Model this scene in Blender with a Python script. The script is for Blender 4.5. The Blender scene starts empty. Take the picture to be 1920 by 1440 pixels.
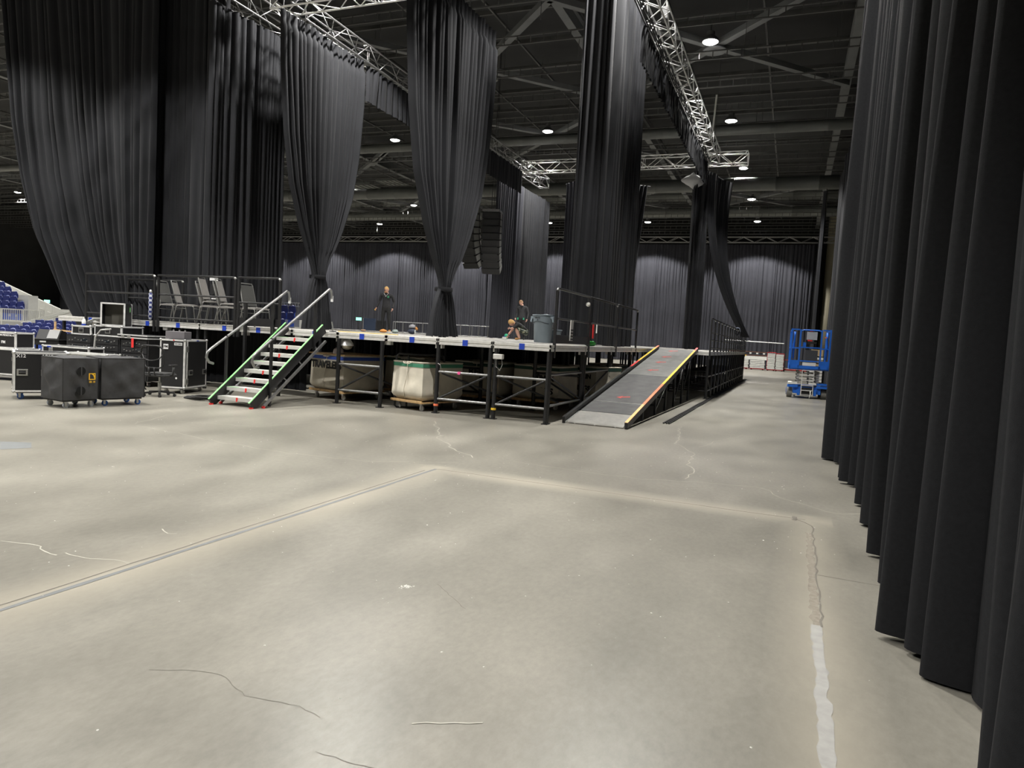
import bpy, bmesh, math, random
from mathutils import Vector, Matrix
from math import sin, cos, pi, radians
S = bpy.context.scene
COL = S.collection
rnd = random.Random(7)

# ------------------------------------------------------------------ camera
YAW, PIT, ROL, FPX, EYE = -0.37503878, 0.0665, 0.05684953, 1319.93, 1.65
fw = Vector((sin(YAW)*cos(PIT), cos(YAW)*cos(PIT), -sin(PIT)))
_r = Vector((cos(YAW), -sin(YAW), 0)); _u = _r.cross(fw)
cr = _r*cos(ROL) + _u*sin(ROL); cu = _u*cos(ROL) - _r*sin(ROL)
cam = bpy.data.cameras.new('camera'); camo = bpy.data.objects.new('camera', cam); COL.objects.link(camo)
cam.sensor_width = 36; cam.lens = FPX/1920*36; cam.clip_end = 400; cam.clip_start = .05
camo.matrix_world = Matrix(((cr.x, cu.x, -fw.x, 0), (cr.y, cu.y, -fw.y, 0), (cr.z, cu.z, -fw.z, EYE), (0, 0, 0, 1)))
S.camera = camo

# ------------------------------------------------------------------ world, exposure
w = bpy.data.worlds.new('hall_air'); S.world = w; w.use_nodes = True
w.node_tree.nodes['Background'].inputs[0].default_value = (.55, .6, .7, 1)
w.node_tree.nodes['Background'].inputs[1].default_value = .0
S.view_settings.view_transform = 'Standard'; S.view_settings.look = 'None'
S.view_settings.gamma = 1; S.view_settings.use_curve_mapping = False
S.view_settings.exposure = 0.17
LAMP_W = 6200.0
LAMP_CONE = radians(118)
LAMP_COL = (1.0, .975, .925)
S.cycles.max_bounces = 5; S.cycles.diffuse_bounces = 3; S.cycles.glossy_bounces = 3
S.cycles.sample_clamp_indirect = 6

# ------------------------------------------------------------------ materials
MATS = {}
def mat(name, col, rough=.5, metal=0.0, var=0.0, scale=6.0, bump=0.0, emit=0.0, spec=.5, bscale=None, sheen=0):
    if name in MATS: return MATS[name]
    m = bpy.data.materials.new(name); m.use_nodes = True
    nt = m.node_tree; b = nt.nodes['Principled BSDF']
    b.inputs['Base Color'].default_value = (*col, 1); b.inputs['Roughness'].default_value = rough
    b.inputs['Metallic'].default_value = metal; b.inputs['Specular IOR Level'].default_value = spec
    if sheen: b.inputs['Sheen Weight'].default_value = sheen
    if emit:
        b.inputs['Emission Color'].default_value = (*col, 1); b.inputs['Emission Strength'].default_value = emit
    tc = nt.nodes.new('ShaderNodeTexCoord')
    n = nt.nodes.new('ShaderNodeTexNoise'); n.inputs['Scale'].default_value = scale; n.inputs['Detail'].default_value = 4
    nt.links.new(tc.outputs['Object'], n.inputs['Vector'])
    v = max(var, .04)
    rp = nt.nodes.new('ShaderNodeValToRGB')
    rp.color_ramp.elements[0].position = .3; rp.color_ramp.elements[1].position = .7
    rp.color_ramp.elements[0].color = (*[c*(1-v) for c in col], 1); rp.color_ramp.elements[1].color = (*[min(1, c*(1+v)) for c in col], 1)
    nt.links.new(n.outputs['Fac'], rp.inputs['Fac']); nt.links.new(rp.outputs['Color'], b.inputs['Base Color'])
    if bump:
        n2 = nt.nodes.new('ShaderNodeTexNoise'); n2.inputs['Scale'].default_value = bscale or scale*6; n2.inputs['Detail'].default_value = 5
        nt.links.new(tc.outputs['Object'], n2.inputs['Vector'])
        bp = nt.nodes.new('ShaderNodeBump'); bp.inputs['Strength'].default_value = bump; bp.inputs['Distance'].default_value = .02
        nt.links.new(n2.outputs['Fac'], bp.inputs['Height']); nt.links.new(bp.outputs['Normal'], b.inputs['Normal'])
    MATS[name] = m
    return m
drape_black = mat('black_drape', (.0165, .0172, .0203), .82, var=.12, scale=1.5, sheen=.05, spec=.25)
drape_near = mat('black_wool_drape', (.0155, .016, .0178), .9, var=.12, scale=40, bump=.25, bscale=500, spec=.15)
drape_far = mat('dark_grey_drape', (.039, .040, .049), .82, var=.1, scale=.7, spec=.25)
black_metal = mat('black_painted_steel', (.013, .013, .014), .42, 0, var=.2, scale=9)
black_paint = mat('flat_black_paint', (.012, .012, .013), .7, var=.2)
black_plastic = mat('black_plastic', (.018, .018, .019), .5, var=.1)
rubber = mat('black_rubber', (.02, .02, .02), .75)
alu = mat('aluminium', (.82, .82, .81), .38, .4, var=.12, scale=12)
alu_mill = mat('mill_aluminium_edge', (.72, .71, .68), .42, .35, var=.08, scale=10)
alu_dark = mat('dull_aluminium', (.34, .34, .34), .42, .8, var=.15, scale=10)
steel_grey = mat('grey_tube_steel', (.28, .28, .28), .38, .7, var=.1)
zinc = mat('zinc_hardware', (.55, .55, .54), .35, .9, var=.1)
white_paint = mat('white_paint', (.74, .74, .70), .5, var=.05)
ply = mat('birch_plywood', (.55, .36, .17), .6, var=.25, scale=14)
ply_deck = mat('dusty_grey_deck_top', (.34, .33, .31), .55, var=.12, scale=5)
red_tape = mat('red_tape', (.75, .03, .03), .5)
blue_tape = mat('blue_tape', (.012, .05, .42), .5)
green_tape = mat('green_glow_tape', (.30, .82, .28), .5)
orange_tape = mat('orange_tape', (.95, .22, .10), .5)
yellow_tape = mat('yellow_tape', (.85, .55, .04), .5)
pink_tape = mat('pink_tape', (.9, .12, .35), .5)
white_label = mat('white_label', (.8, .8, .8), .5)
lam_black = mat('black_laminate', (.010, .010, .011), .5, var=.15, scale=30)

# ------------------------------------------------------------------ mesh helpers
class MB:
    def __init__(s): s.v = []; s.f = []; s.m = []; s.k = 0
    def add(s, vs, fs):
        b = len(s.v); s.v += [tuple(p) for p in vs]; s.f += [tuple(b+i for i in f) for f in fs]; s.m += [s.k]*len(fs); return s
    def box(s, c, d, R=None):
        x, y, z = d[0]/2, d[1]/2, d[2]/2; c = Vector(c)
        vs = [Vector((i, j, k)) for i in (-x, x) for j in (-y, y) for k in (-z, z)]
        if R is not None: vs = [R @ p for p in vs]
        return s.add([c+p for p in vs], [(0, 1, 3, 2), (4, 6, 7, 5), (0, 4, 5, 1), (2, 3, 7, 6), (0, 2, 6, 4), (1, 5, 7, 3)])
    def bar(s, a, b, w, h, up=(0, 0, 1)):
        a, b = Vector(a), Vector(b); d = (b-a); L = d.length; d.normalize(); u = Vector(up)
        if abs(d.dot(u)) > .98: u = Vector((0, 1, 0))
        r = d.cross(u).normalized(); u = r.cross(d)
        R = Matrix((d, r, u)).transposed()
        return s.box((a+b)/2, (L, w, h), R)
    def tube(s, pts, r, n=8, closed=False, caps=True):
        pts = [Vector(p) for p in pts]; N = len(pts); rs = r if isinstance(r, (list, tuple)) else [r]*N
        vs = []; prev = None
        for i, p in enumerate(pts):
            if closed: t = pts[(i+1) % N]-pts[i-1]
            else: t = pts[min(i+1, N-1)]-pts[max(i-1, 0)]
            t.normalize()
            if prev is None:
                a = Vector((0, 0, 1)) if abs(t.z) < .9 else Vector((1, 0, 0))
                prev = (a-t*a.dot(t)).normalized()
            else:
                prev = (prev-t*prev.dot(t)).normalized()
            q = t.cross(prev)
            vs += [p+(prev*cos(2*pi*j/n)+q*sin(2*pi*j/n))*rs[i] for j in range(n)]
        fs = []
        for i in range(N if closed else N-1):
            for j in range(n):
                a, b = i*n, ((i+1) % N)*n
                fs.append((a+j, a+(j+1) % n, b+(j+1) % n, b+j))
        if caps and not closed:
            fs += [tuple(range(n))[::-1], tuple((N-1)*n+j for j in range(n))]
        return s.add(vs, fs)
    def lathe(s, prof, n=16, c=(0, 0, 0), ax='z', cap=True):
        vs = []
        for r, z in prof:
            for j in range(n):
                a = 2*pi*j/n; p = (r*cos(a), r*sin(a), z)
                if ax == 'x': p = (z, p[0], p[1])
                elif ax == 'y': p = (p[0], z, p[1])
                vs.append((p[0]+c[0], p[1]+c[1], p[2]+c[2]))
        fs = [(i*n+j, i*n+(j+1) % n, (i+1)*n+(j+1) % n, (i+1)*n+j) for i in range(len(prof)-1) for j in range(n)]
        if cap: fs += [tuple(range(n))[::-1], tuple((len(prof)-1)*n+j for j in range(n))]
        return s.add(vs, fs)
    def prism(s, poly, y0, y1, M=None):   # poly in x,z extruded along y
        n = len(poly); vs = [Vector((x, y0, z)) for x, z in poly]+[Vector((x, y1, z)) for x, z in poly]
        if M is not None: vs = [M @ p for p in vs]
        return s.add(vs, [tuple(range(n)), tuple(range(n, 2*n))[::-1]]+[(i, i+n, (i+1) % n+n, (i+1) % n) for i in range(n)])
    def grid(s, nu, nv, fn, closed=False):
        vs = [fn(i/nu, j/nv) for j in range(nv+1) for i in range(nu+1)]
        return s.add(vs, [(j*(nu+1)+i, j*(nu+1)+i+1, (j+1)*(nu+1)+i+1, (j+1)*(nu+1)+i) for j in range(nv) for i in range(nu)])
    def build(s, name, mats, parent=None, smooth=False, bevel=0, loc=None, rz=0):
        me = bpy.data.meshes.new(name); me.from_pydata(s.v, [], s.f); me.update()
        mats = mats if isinstance(mats, (list, tuple)) else [mats]
        for m in mats: me.materials.append(m)
        if len(mats) > 1: me.polygons.foreach_set('material_index', s.m)
        bm = bmesh.new(); bm.from_mesh(me); bmesh.ops.recalc_face_normals(bm, faces=bm.faces); bm.to_mesh(me); bm.free()
        if smooth:
            me.polygons.foreach_set('use_smooth', [True]*len(me.polygons))
            if smooth != 'all': me.set_sharp_from_angle(angle=radians(smooth if smooth > 1 else 40))
        o = bpy.data.objects.new(name, me); COL.objects.link(o)
        if parent is not None: o.parent = parent
        if loc is not None: o.location = loc
        if rz: o.rotation_euler.z = rz
        if bevel:
            md = o.modifiers.new('edge', 'BEVEL'); md.width = bevel; md.segments = 2; md.limit_method = 'ANGLE'
        return o
def inst(o, parent, loc=(0, 0, 0), rz=0, name=None, rot=None, scale=None):
    c = o.copy(); COL.objects.link(c); c.parent = parent; c.location = loc
    c.rotation_euler = rot if rot else (0, 0, rz)
    if scale: c.scale = scale
    return c
def thing(name, label, cat, loc=(0, 0, 0), rz=0, group=None):
    o = bpy.data.objects.new(name, None); COL.objects.link(o); o.location = loc; o.rotation_euler.z = rz
    o.empty_display_size = .1
    o['label'] = label; o['category'] = cat
    if group: o['group'] = group
    return o
def tag(o, label, cat, group=None, kind=None):
    o['label'] = label; o['category'] = cat
    if group: o['group'] = group
    if kind: o['kind'] = kind
    return o
def struct(o): o['kind'] = 'structure'; return o
def dup(root, loc, rz=None, label=None, group=None):
    r = root.copy(); COL.objects.link(r); r.location = loc
    if rz is not None: r.rotation_euler.z = rz
    if label: r['label'] = label
    if group: r['group'] = group
    for ch in KIDS(root):
        c = ch.copy(); COL.objects.link(c); c.parent = r
        for g in KIDS(ch):
            d = g.copy(); COL.objects.link(d); d.parent = c
    return r
def KIDS(o):
    return [c for c in COL.objects if c.parent is o]
def text(body, size, parent, loc, rot, m, ext=.002, align='CENTER', name='lettering', sx=1.0, bold=.02):
    cu_ = bpy.data.curves.new(name, 'FONT'); cu_.body = body; cu_.size = size; cu_.extrude = ext
    cu_.offset = size*bold; cu_.align_x = align; cu_.align_y = 'CENTER'; cu_.resolution_u = 2
    cu_.materials.append(m)
    o = bpy.data.objects.new(name, cu_); COL.objects.link(o); bpy.context.view_layer.update()
    me = bpy.data.meshes.new_from_object(o.evaluated_get(bpy.context.evaluated_depsgraph_get())); bpy.data.objects.remove(o); me.name = name
    o = bpy.data.objects.new(name, me); COL.objects.link(o); o.parent = parent; o.location = loc; o.rotation_euler = rot
    o.scale = (sx, 1, 1)
    return o

# ------------------------------------------------------------------ floor, walls, roof
def floor_material():
    m = bpy.data.materials.new('polished_concrete'); m.use_nodes = True; nt = m.node_tree; L = nt.links.new
    b = nt.nodes['Principled BSDF']; tc = nt.nodes.new('ShaderNodeTexCoord')
    mp = nt.nodes.new('ShaderNodeMapping'); mp.inputs['Scale'].default_value = (1, .55, 1)
    mp.inputs['Rotation'].default_value = (0, 0, .35)
    L(tc.outputs['Object'], mp.inputs['Vector'])
    def noise(sc, det, ro=.55, vec=mp):
        n = nt.nodes.new('ShaderNodeTexNoise'); n.inputs['Scale'].default_value = sc; n.inputs['Detail'].default_value = det
        n.inputs['Roughness'].default_value = ro; L(vec.outputs[0], n.inputs['Vector']); return n.outputs['Fac']
    def ramp(f, p0, p1, c0, c1):
        r = nt.nodes.new('ShaderNodeValToRGB'); r.color_ramp.elements[0].position = p0; r.color_ramp.elements[1].position = p1
        r.color_ramp.elements[0].color = (*c0, 1); r.color_ramp.elements[1].color = (*c1, 1); L(f, r.inputs['Fac']); return r.outputs['Color']
    def mix(kind, a, c, fac=1.0):
        x = nt.nodes.new('ShaderNodeMix'); x.data_type = 'RGBA'; x.blend_type = kind
        if isinstance(fac, float): x.inputs['Factor'].default_value = fac
        else: L(fac, x.inputs['Factor'])
        L(a, x.inputs['A']); L(c, x.inputs['B']); return x.outputs['Result']
    base = ramp(noise(.32, 5, .55), .25, .75, (.190, .180, .155), (.300, .286, .250))
    mott = ramp(noise(1.3, 6, .55), .2, .8, (.74, .74, .73), (1.16, 1.15, 1.13))
    fine = ramp(noise(22, 6, .7), .25, .7, (.84, .84, .84), (1.1, 1.1, 1.1))
    c = mix('MULTIPLY', base, mott); c = mix('MULTIPLY', c, fine)
    # worn pale dust beside the cut joints
    sep = nt.nodes.new('ShaderNodeSeparateXYZ'); L(tc.outputs['Object'], sep.inputs[0])
    def math_(op, a, v=None, c2=None):
        x = nt.nodes.new('ShaderNodeMath'); x.operation = op
        for i, q in enumerate((a, v, c2)):
            if q is None: continue
            if isinstance(q, (int, float)): x.inputs[i].default_value = q
            else: L(q, x.inputs[i])
        return x.outputs[0]
    def near(comp, pos, width, lo_c=None, lo=None):
        d = math_('ABSOLUTE', math_('SUBTRACT', comp, pos)); t = math_('SUBTRACT', 1.0, math_('DIVIDE', d, width))
        t = math_('MAXIMUM', t, 0.0)
        return t
    X, Y = sep.outputs['X'], sep.outputs['Y']
    inside_y = math_('LESS_THAN', Y, 7.75)
    h = math_('MAXIMUM', near(X, -3.9, .42), near(X, .27, .3)); h = math_('MULTIPLY', h, inside_y)
    insx = math_('MULTIPLY', math_('LESS_THAN', X, .5), math_('GREATER_THAN', X, -4.1))
    h = math_('MAXIMUM', h, math_('MULTIPLY', near(Y, 7.54, .34), insx))
    h = math_('MULTIPLY', h, math_('MULTIPLY', noise(1.1, 5), 1.7))
    cl = nt.nodes.new('ShaderNodeClamp'); L(h, cl.inputs[0])
    pale = nt.nodes.new('ShaderNodeRGB'); pale.outputs[0].default_value = (.42, .385, .315, 1)
    hf = math_('MULTIPLY', cl.outputs[0], .75)
    c = mix('MIX', c, pale.outputs[0], hf)
    L(c, b.inputs['Base Color'])
    rr = nt.nodes.new('ShaderNodeMapRange'); rr.inputs['From Min'].default_value = 0; rr.inputs['From Max'].default_value = 1
    rr.inputs['To Min'].default_value = .285; rr.inputs['To Max'].default_value = .40
    L(noise(1.3, 6), rr.inputs['Value']); L(rr.outputs[0], b.inputs['Roughness'])
    b.inputs['Specular IOR Level'].default_value = .3
    bp = nt.nodes.new('ShaderNodeBump'); bp.inputs['Strength'].default_value = .05; bp.inputs['Distance'].default_value = .003
    L(noise(14, 4), bp.inputs['Height']); L(bp.outputs['Normal'], b.inputs['Normal'])
    return m
X0, X1, Y0, Y1, ZR = -98., 26., -36., 73.5, 15.2
fl = struct(MB().box(((X0+X1)/2, (Y0+Y1)/2, -.15), (X1-X0, Y1-Y0, .3)).build('floor', floor_material()))
wallm = mat('dark_wall_paint', (.035, .035, .034), .8, var=.15, scale=.5)
struct(MB().box(((X0+X1)/2, Y1+.15, ZR/2), (X1-X0, .3, ZR)).build('wall_back', wallm))
struct(MB().box(((X0+X1)/2, Y0-.15, ZR/2), (X1-X0, .3, ZR)).build('wall_front', wallm))
struct(MB().box((X0-.15, (Y0+Y1)/2, ZR/2), (.3, Y1-Y0, ZR)).build('wall_left', wallm))
struct(MB().box((X1+.15, (Y0+Y1)/2, ZR/2), (.3, Y1-Y0, ZR)).build('wall_right', wallm))
roofm = mat('black_roof_deck', (.018, .0185, .019), .8, var=.25, scale=.6)
steel_roof = mat('grey_roof_steel', (.14, .145, .145), .6, var=.12, scale=1.5)
steel_joist = mat('dull_joist_steel', (.075, .075, .072), .6, var=.2, scale=1.5)
duct_m = mat('beige_duct_metal', (.115, .12, .112), .5, .2, var=.12, scale=1.2)
ceil = struct(MB().box(((X0+X1)/2, (Y0+Y1)/2, ZR+.15), (X1-X0, Y1-Y0, .3)).build('ceiling', roofm))
# floor joints: saw cut filler, patch strip, cracks (parts of the floor)
filler = mat('grey_joint_filler', (.17, .178, .18), .5, var=.1, scale=9)
patch_m = mat('pale_mortar_patch', (.35, .343, .325), .75, var=.1, scale=14)
patch_b = mat('brown_mortar_patch', (.25, .222, .18), .8, var=.25, scale=30)
crack_pale = mat('pale_filled_crack', (.44, .42, .355), .6, var=.1, scale=6)
crack_dark = mat('dark_hairline_crack', (.17, .155, .13), .8)
def ribbon(pts, wd, z=.0015, jit=0.0, seg=0, seed=1):
    """a thin strip of filler following points on the floor"""
    q = random.Random(seed); P = []
    for (ax, ay), (bx, by) in zip(pts, pts[1:]):
        n = max(1, int(math.hypot(bx-ax, by-ay)/seg)) if seg else 1
        for i in range(n): P.append((ax+(bx-ax)*i/n, ay+(by-ay)*i/n))
    P.append(pts[-1]); vs = []
    for i, (x, y) in enumerate(P):
        a = P[max(0, i-1)]; c = P[min(len(P)-1, i+1)]; dx, dy = c[0]-a[0], c[1]-a[1]; l = math.hypot(dx, dy) or 1
        nx, ny = -dy/l, dx/l; o = q.uniform(-jit, jit); wl = wd*(1+q.uniform(-.3, .3)*(jit > 0)); wr = wd*(1+q.uniform(-.3, .3)*(jit > 0))
        vs += [(x+nx*(o+wl/2), y+ny*(o+wl/2), z), (x+nx*(o-wr/2), y+ny*(o-wr/2), z)]
    return MB().add(vs, [(2*i, 2*i+1, 2*i+3, 2*i+2) for i in range(len(P)-1)])
ribbon([(-3.92, -1), (-3.9, 7.56)], .035, jit=.003, seg=.3).build('joint_filler', filler, fl)
ribbon([(-3.99, 1.0), (-3.965, 7.4)], .012, jit=.006, seg=.2).build('saw_cut', crack_dark, fl)
ribbon([(-3.9, 7.56), (.25, 7.53)], .012, jit=.006, seg=.25).build('saw_cut', crack_dark, fl)
ribbon([(.27, -1), (.265, 4.62)], .062, jit=.006, seg=.06, seed=3).build('mortar_patch', patch_m, fl)
ribbon([(.265, 4.62), (.275, 7.0)], .056, jit=.008, seg=.06, seed=4).build('mortar_patch', patch_b, fl)
ribbon([(.30, 4.6), (.31, 7.3), (.16, 7.52)], .012, jit=.01, seg=.1, seed=5, z=.002).build('saw_cut', crack_dark, fl)
ribbon([(.15, 7.45), (.155, 7.62)], .045, jit=.008, seg=.04, seed=6, z=.002).build('broken_corner', crack_dark, fl)
ribbon([(.31, 5.7), (.95, 5.66)], .008, jit=.004, seg=.1, seed=7).build('crack', crack_dark, fl)
# ------------------------------------------------------------------ roof steel, ducts (parts of the ceiling)
for x in (1.3, -8.6, -18.5, -28.4, -38.3, -48.2, -58.1, -68, 11.2):
    MB().box((x, 29, 13.35), (.32, 86, .05)).box((x, 29, 13.95), (.32, 86, .05)).box((x, 29, 13.65), (.06, 86, .6)).build('roof_beam', steel_roof, ceil)
def brace(a, b): MB().bar((*a, 13.2), (*b, 13.2), .26, .22).build('roof_brace', steel_roof, ceil)
for cx in (-3.65, -13.5, -23.4, -33.3, -43.2, -53.1):
    for cy in (28.4, 57.0):
        if cx < -33 and cy < 40: continue
        for sx in (1, -1):
            brace((cx-4.95, cy-5.2*sx), (cx+4.95, cy+5.2*sx))
        MB().lathe([(.42, 13.06), (.46, 13.0), (.44, 12.97)], 20, (cx, cy, 0)).build('brace_plate', steel_roof, ceil)
brace((-8.6, 33.6), (-18.5, 43.6)); brace((-8.6, 43.2), (-18.5, 33.6)); brace((-23.4, 38), (-28.4, 43)); brace((-33, 47), (-23.4, 38))
j = MB()
for z in (12.12, 12.40): j.box((-36, 0, z), (118, .05, .045))
for i in range(236): j.box((-94.5+i*.5, 0, 12.26), (.035, .03, .28))
jo = j.build('joist', steel_joist, ceil, loc=(0, 18.2, 0))
for k in range(1, 18): inst(jo, ceil, (0, 18.2+2.9*k, 0))
pu = MB().box((-36, 0, 14.7), (124, .1, .16)).build('purlin', steel_joist, ceil, loc=(0, 6.5, 0))
for k in range(1, 23): inst(pu, ceil, (0, 6.5+2.9*k, 0))
pv = MB().box((0, 29, 14.2), (.07, 86, .09)).build('hanger_rail', steel_joist, ceil, loc=(8, 0, 0))
for k in range(1, 26): inst(pv, ceil, (8-3.3*k, 0, 0))
hr = MB()
for i in range(38): hr.box((10-3.1*i, 0, 13.4), (.02, .02, 2.4))
ho = hr.build('hanger_rods', steel_joist, ceil, loc=(0, 18.2, 0))
for k in range(1, 12): inst(ho, ceil, (0, 18.2+4.35*k, 0))
def duct(x0, x1, y, z, r):
    m = MB(); n = int((x1-x0)/2.4)
    pts = []; rs = []
    for i in range(n+1):
        x = x0+(x1-x0)*i/n; pts += [(x-.03, y, z), (x, y, z), (x+.03, y, z)]; rs += [r, r*1.035, r]
    m.tube(pts, rs, 16).build('duct', duct_m, ceil, smooth=50)
duct(-60, 8, 34.9, 11.9, .25); duct(-60, 8, 46.4, 11.9, .42); duct(-60, 9, 60.0, 14.2, .62); duct(-60, 9, 60.4, 12.85, .50)
for x, y, wd in ((-30.6, 45, 2.4), (-27.5, 44.2, 1.8), (-11.6, 44, 3.4)):
    m = MB().box((x, y, 12.2), (wd, 1.5, .12))
    for i in range(5): m.box((x-wd/2+wd*(i+.5)/5, y, 12.12), (.04, 1.5, .06))
    m.build('air_grille', duct_m, ceil)
# ------------------------------------------------------------------ high bay lamps
lens_m = bpy.data.materials.new('lit_lamp_lens'); lens_m.use_nodes = True
_b = lens_m.node_tree.nodes['Principled BSDF']; _b.inputs['Emission Color'].default_value = (1, .98, .95, 1); _b.inputs['Emission Strength'].default_value = 14
lens_off = mat('unlit_lamp_lens', (.45, .45, .42), .3)
ld = bpy.data.lights.new('lamp_beam', 'SPOT'); ld.energy = LAMP_W; ld.spot_size = LAMP_CONE; ld.spot_blend = .22; ld.shadow_soft_size = .22; ld.color = LAMP_COL
lamp_house = lamp_lens = lamp_stem = None
def lamp(x, y, where, lit=True, z=13.0):
    global lamp_house, lamp_lens, lamp_stem
    t = thing('high_bay_lamp', where, 'lamp', (x, y, z))
    if lamp_house is None:
        lamp_house = MB().lathe([(.29, -.02), (.30, .02), (.24, .12), (.15, .2), (.15, .34), (.05, .36)], 20).build('housing', alu_dark, t, smooth=40)
        lamp_lens = MB().lathe([(.285, -.025), (.2, -.075), (.02, -.09)], 20).build('lens', lens_m, t, smooth='all')
        lamp_stem = MB().tube([(0, 0, .34), (0, 0, .75)], .02, 6).build('stem', steel_joist, t)
    else:
        inst(lamp_house, t); inst(lamp_stem, t)
        l = inst(lamp_lens, t)
        if not lit:
            l.material_slots[0].link = 'OBJECT'; l.material_slots[0].material = lens_off
    if lit:
        lo = bpy.data.objects.new('lamp_beam', ld); COL.objects.link(lo); lo.parent = t; lo.location = (0, 0, -.12)
SEEN = {(0, 0): 'lit round ceiling lamp, largest, beside the crossing of roof braces', (0, 1): 'lit round ceiling lamp directly below the largest one, above thin duct',
        (0, 2): 'lit round ceiling lamp hidden behind the upper end of the right truss', (0, 3): 'lit round ceiling lamp at the far brace crossing right of the swept drape',
        (0, 4): 'lit small ceiling lamp lowest of the column right of the swept drape', (1, 1): 'lit round ceiling lamp alone between the third and tall drapes',
        (1, 4): 'small lit ceiling lamp right of the tall drape, low over back drape', (2, 1): 'lit ceiling lamp just right of the left side truss',
        (2, 4): 'small lit ceiling lamp between far drape pairs, low over back drape', (3, 2): 'lit ceiling lamp close to the right edge of the first tied drape',
        (3, 3): 'lit ceiling lamp left of the second tied drape, middle of three', (4, 4): 'lowest lit ceiling lamp between the two tied drapes',
        (7, 2): 'lit ceiling lamp at far left beside the swept left drape', (1, 0): 'unlit grey ceiling lamp just right of the second tied drape',
        (2, 2): 'ceiling lamp behind the second tied drape, third row', (1, 2): 'lit ceiling lamp over the far cross truss', (1, 3): 'lit ceiling lamp behind the tall drape'}
for k in range(0, 9):
    for jj in range(-5, 5):
        if k > 5 and jj < -2: continue
        if (k, jj) in ((0, -3), (4, 0), (5, 1), (2, -1), (2, 0), (3, 0), (2, 3), (1, 2), (4, 3)): continue
        lit = (k, jj) not in ((1, 0), (2, 2))
        X_, Y_ = -3.7-9.65*k, 27.5+9.6*jj
        if (k, jj) == (1, 0): Y_ = 29.3
        if (k, jj) == (1, -1): X_, Y_ = -11.4, 16.8
        lamp(X_, Y_, SEEN.get((k, jj), 'ceiling lamp of %s row, column %s left of the right truss' % (['rearmost', 'rear', 'overhead', 'stage front', 'front truss', 'first', 'second', 'third', 'fourth', 'fifth'][jj+5], ['zero', 'one', 'two', 'three', 'four', 'five', 'six', 'seven', 'eight'][k])), lit)
for jj in (): lamp(5.9, 27.5+9.6*jj, 'ceiling lamp behind the right-hand drape, bay %s' % ('one', 'two')[jj+3])
# ------------------------------------------------------------------ drapes
def folds(n, seed):
    q = random.Random(seed); w_ = [q.uniform(.55, 1.5) for _ in range(n)]; t = sum(w_); e = [0]
    for a in w_: e.append(e[-1]+a/t)
    h = [q.uniform(.55, 1.15) for _ in range(n)]; ph = [q.uniform(0, 6.3) for _ in range(n)]
    return e, h, ph
def drape_sheet(p0, p1, z0, z1, n, amp, rows=16, seed=1, shape=None, cols=8, zhem=0.0, flip=1):
    e, h, ph = folds(n, seed); q = random.Random(seed+99)
    p0, p1 = Vector((*p0, 0)), Vector((*p1, 0)); d = p1-p0; W = d.length; d.normalize(); nr = Vector((d.y, -d.x, 0))*flip
    U = []
    for i in range(n):
        for k in range(cols): U.append((e[i]+(e[i+1]-e[i])*k/cols, i, k/cols))
    U.append((1.0, n-1, 1.0)); hm = [q.uniform(-zhem, zhem) for _ in range(n+1)]
    vs = []
    for r in range(rows+1):
        v = r/rows
        for u, i, t in U:
            a = amp*h[i]*(sin(pi*t)**.7)*(1+.25*sin(ph[i]+v*3.0))
            lean = .25*amp*sin(ph[i]*2+v*2.2)
            s_, nn, am, zz = (u*W, 0, 1, 0) if shape is None else shape(u, v, W)
            z = z0+(z1-z0)*v+zz+(hm[i] if r == 0 else 0)
            p = p0+d*(s_+lean)+nr*(nn+a*am)
            vs.append((p.x, p.y, z))
    m = len(U)
    return MB().add(vs, [(r*m+i, r*m+i+1, (r+1)*m+i+1, (r+1)*m+i) for r in range(rows) for i in range(m-1)])
def drape(name, label, p0, p1, z0, z1, n, amp, rows=16, seed=1, shape=None, m=None, zhem=0.0, flip=1, pipe=True, group=None, ties=False, cols=8, hem=None):
    t = thing(name, label, 'curtain', ((p0[0]+p1[0])/2, (p0[1]+p1[1])/2, z0), 0, group)
    o = drape_sheet(p0, p1, z0, z1, n, amp, rows, seed, shape, cols, zhem, flip).build('fabric', m or drape_black, None, smooth='all')
    off = Vector(t.location)
    o.parent = t; o.location = -off
    if pipe:
        d = (Vector((*p1, 0))-Vector((*p0, 0))).normalized()
        a = Vector((*p0, z1+.02))-d*.15; b = Vector((*p1, z1+.02))+d*.15
        MB().tube([a-off, b-off], .028, 8).build('pipe', alu if pipe == 'alu' else black_metal, t, smooth='all')
    if ties:
        q = random.Random(seed)
        k = ties
        mb0 = None
        for i in range(k):
            u = (i+.5)/k; p = Vector((*p0, 0)).lerp(Vector((*p1, 0)), u)+Vector((0, 0, z1))-off
            if mb0 is None:
                mb0 = MB().tube([(-.03, 0, .05), (.03, 0, .05), (.04, 0, -.05), (0, 0, -.14), (-.04, 0, -.05)], .016, 5, closed=True).build('tie', drape_far, t)
                mb0.location = p
            else: inst(mb0, t, p, q.uniform(0, 3))
    return t
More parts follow.
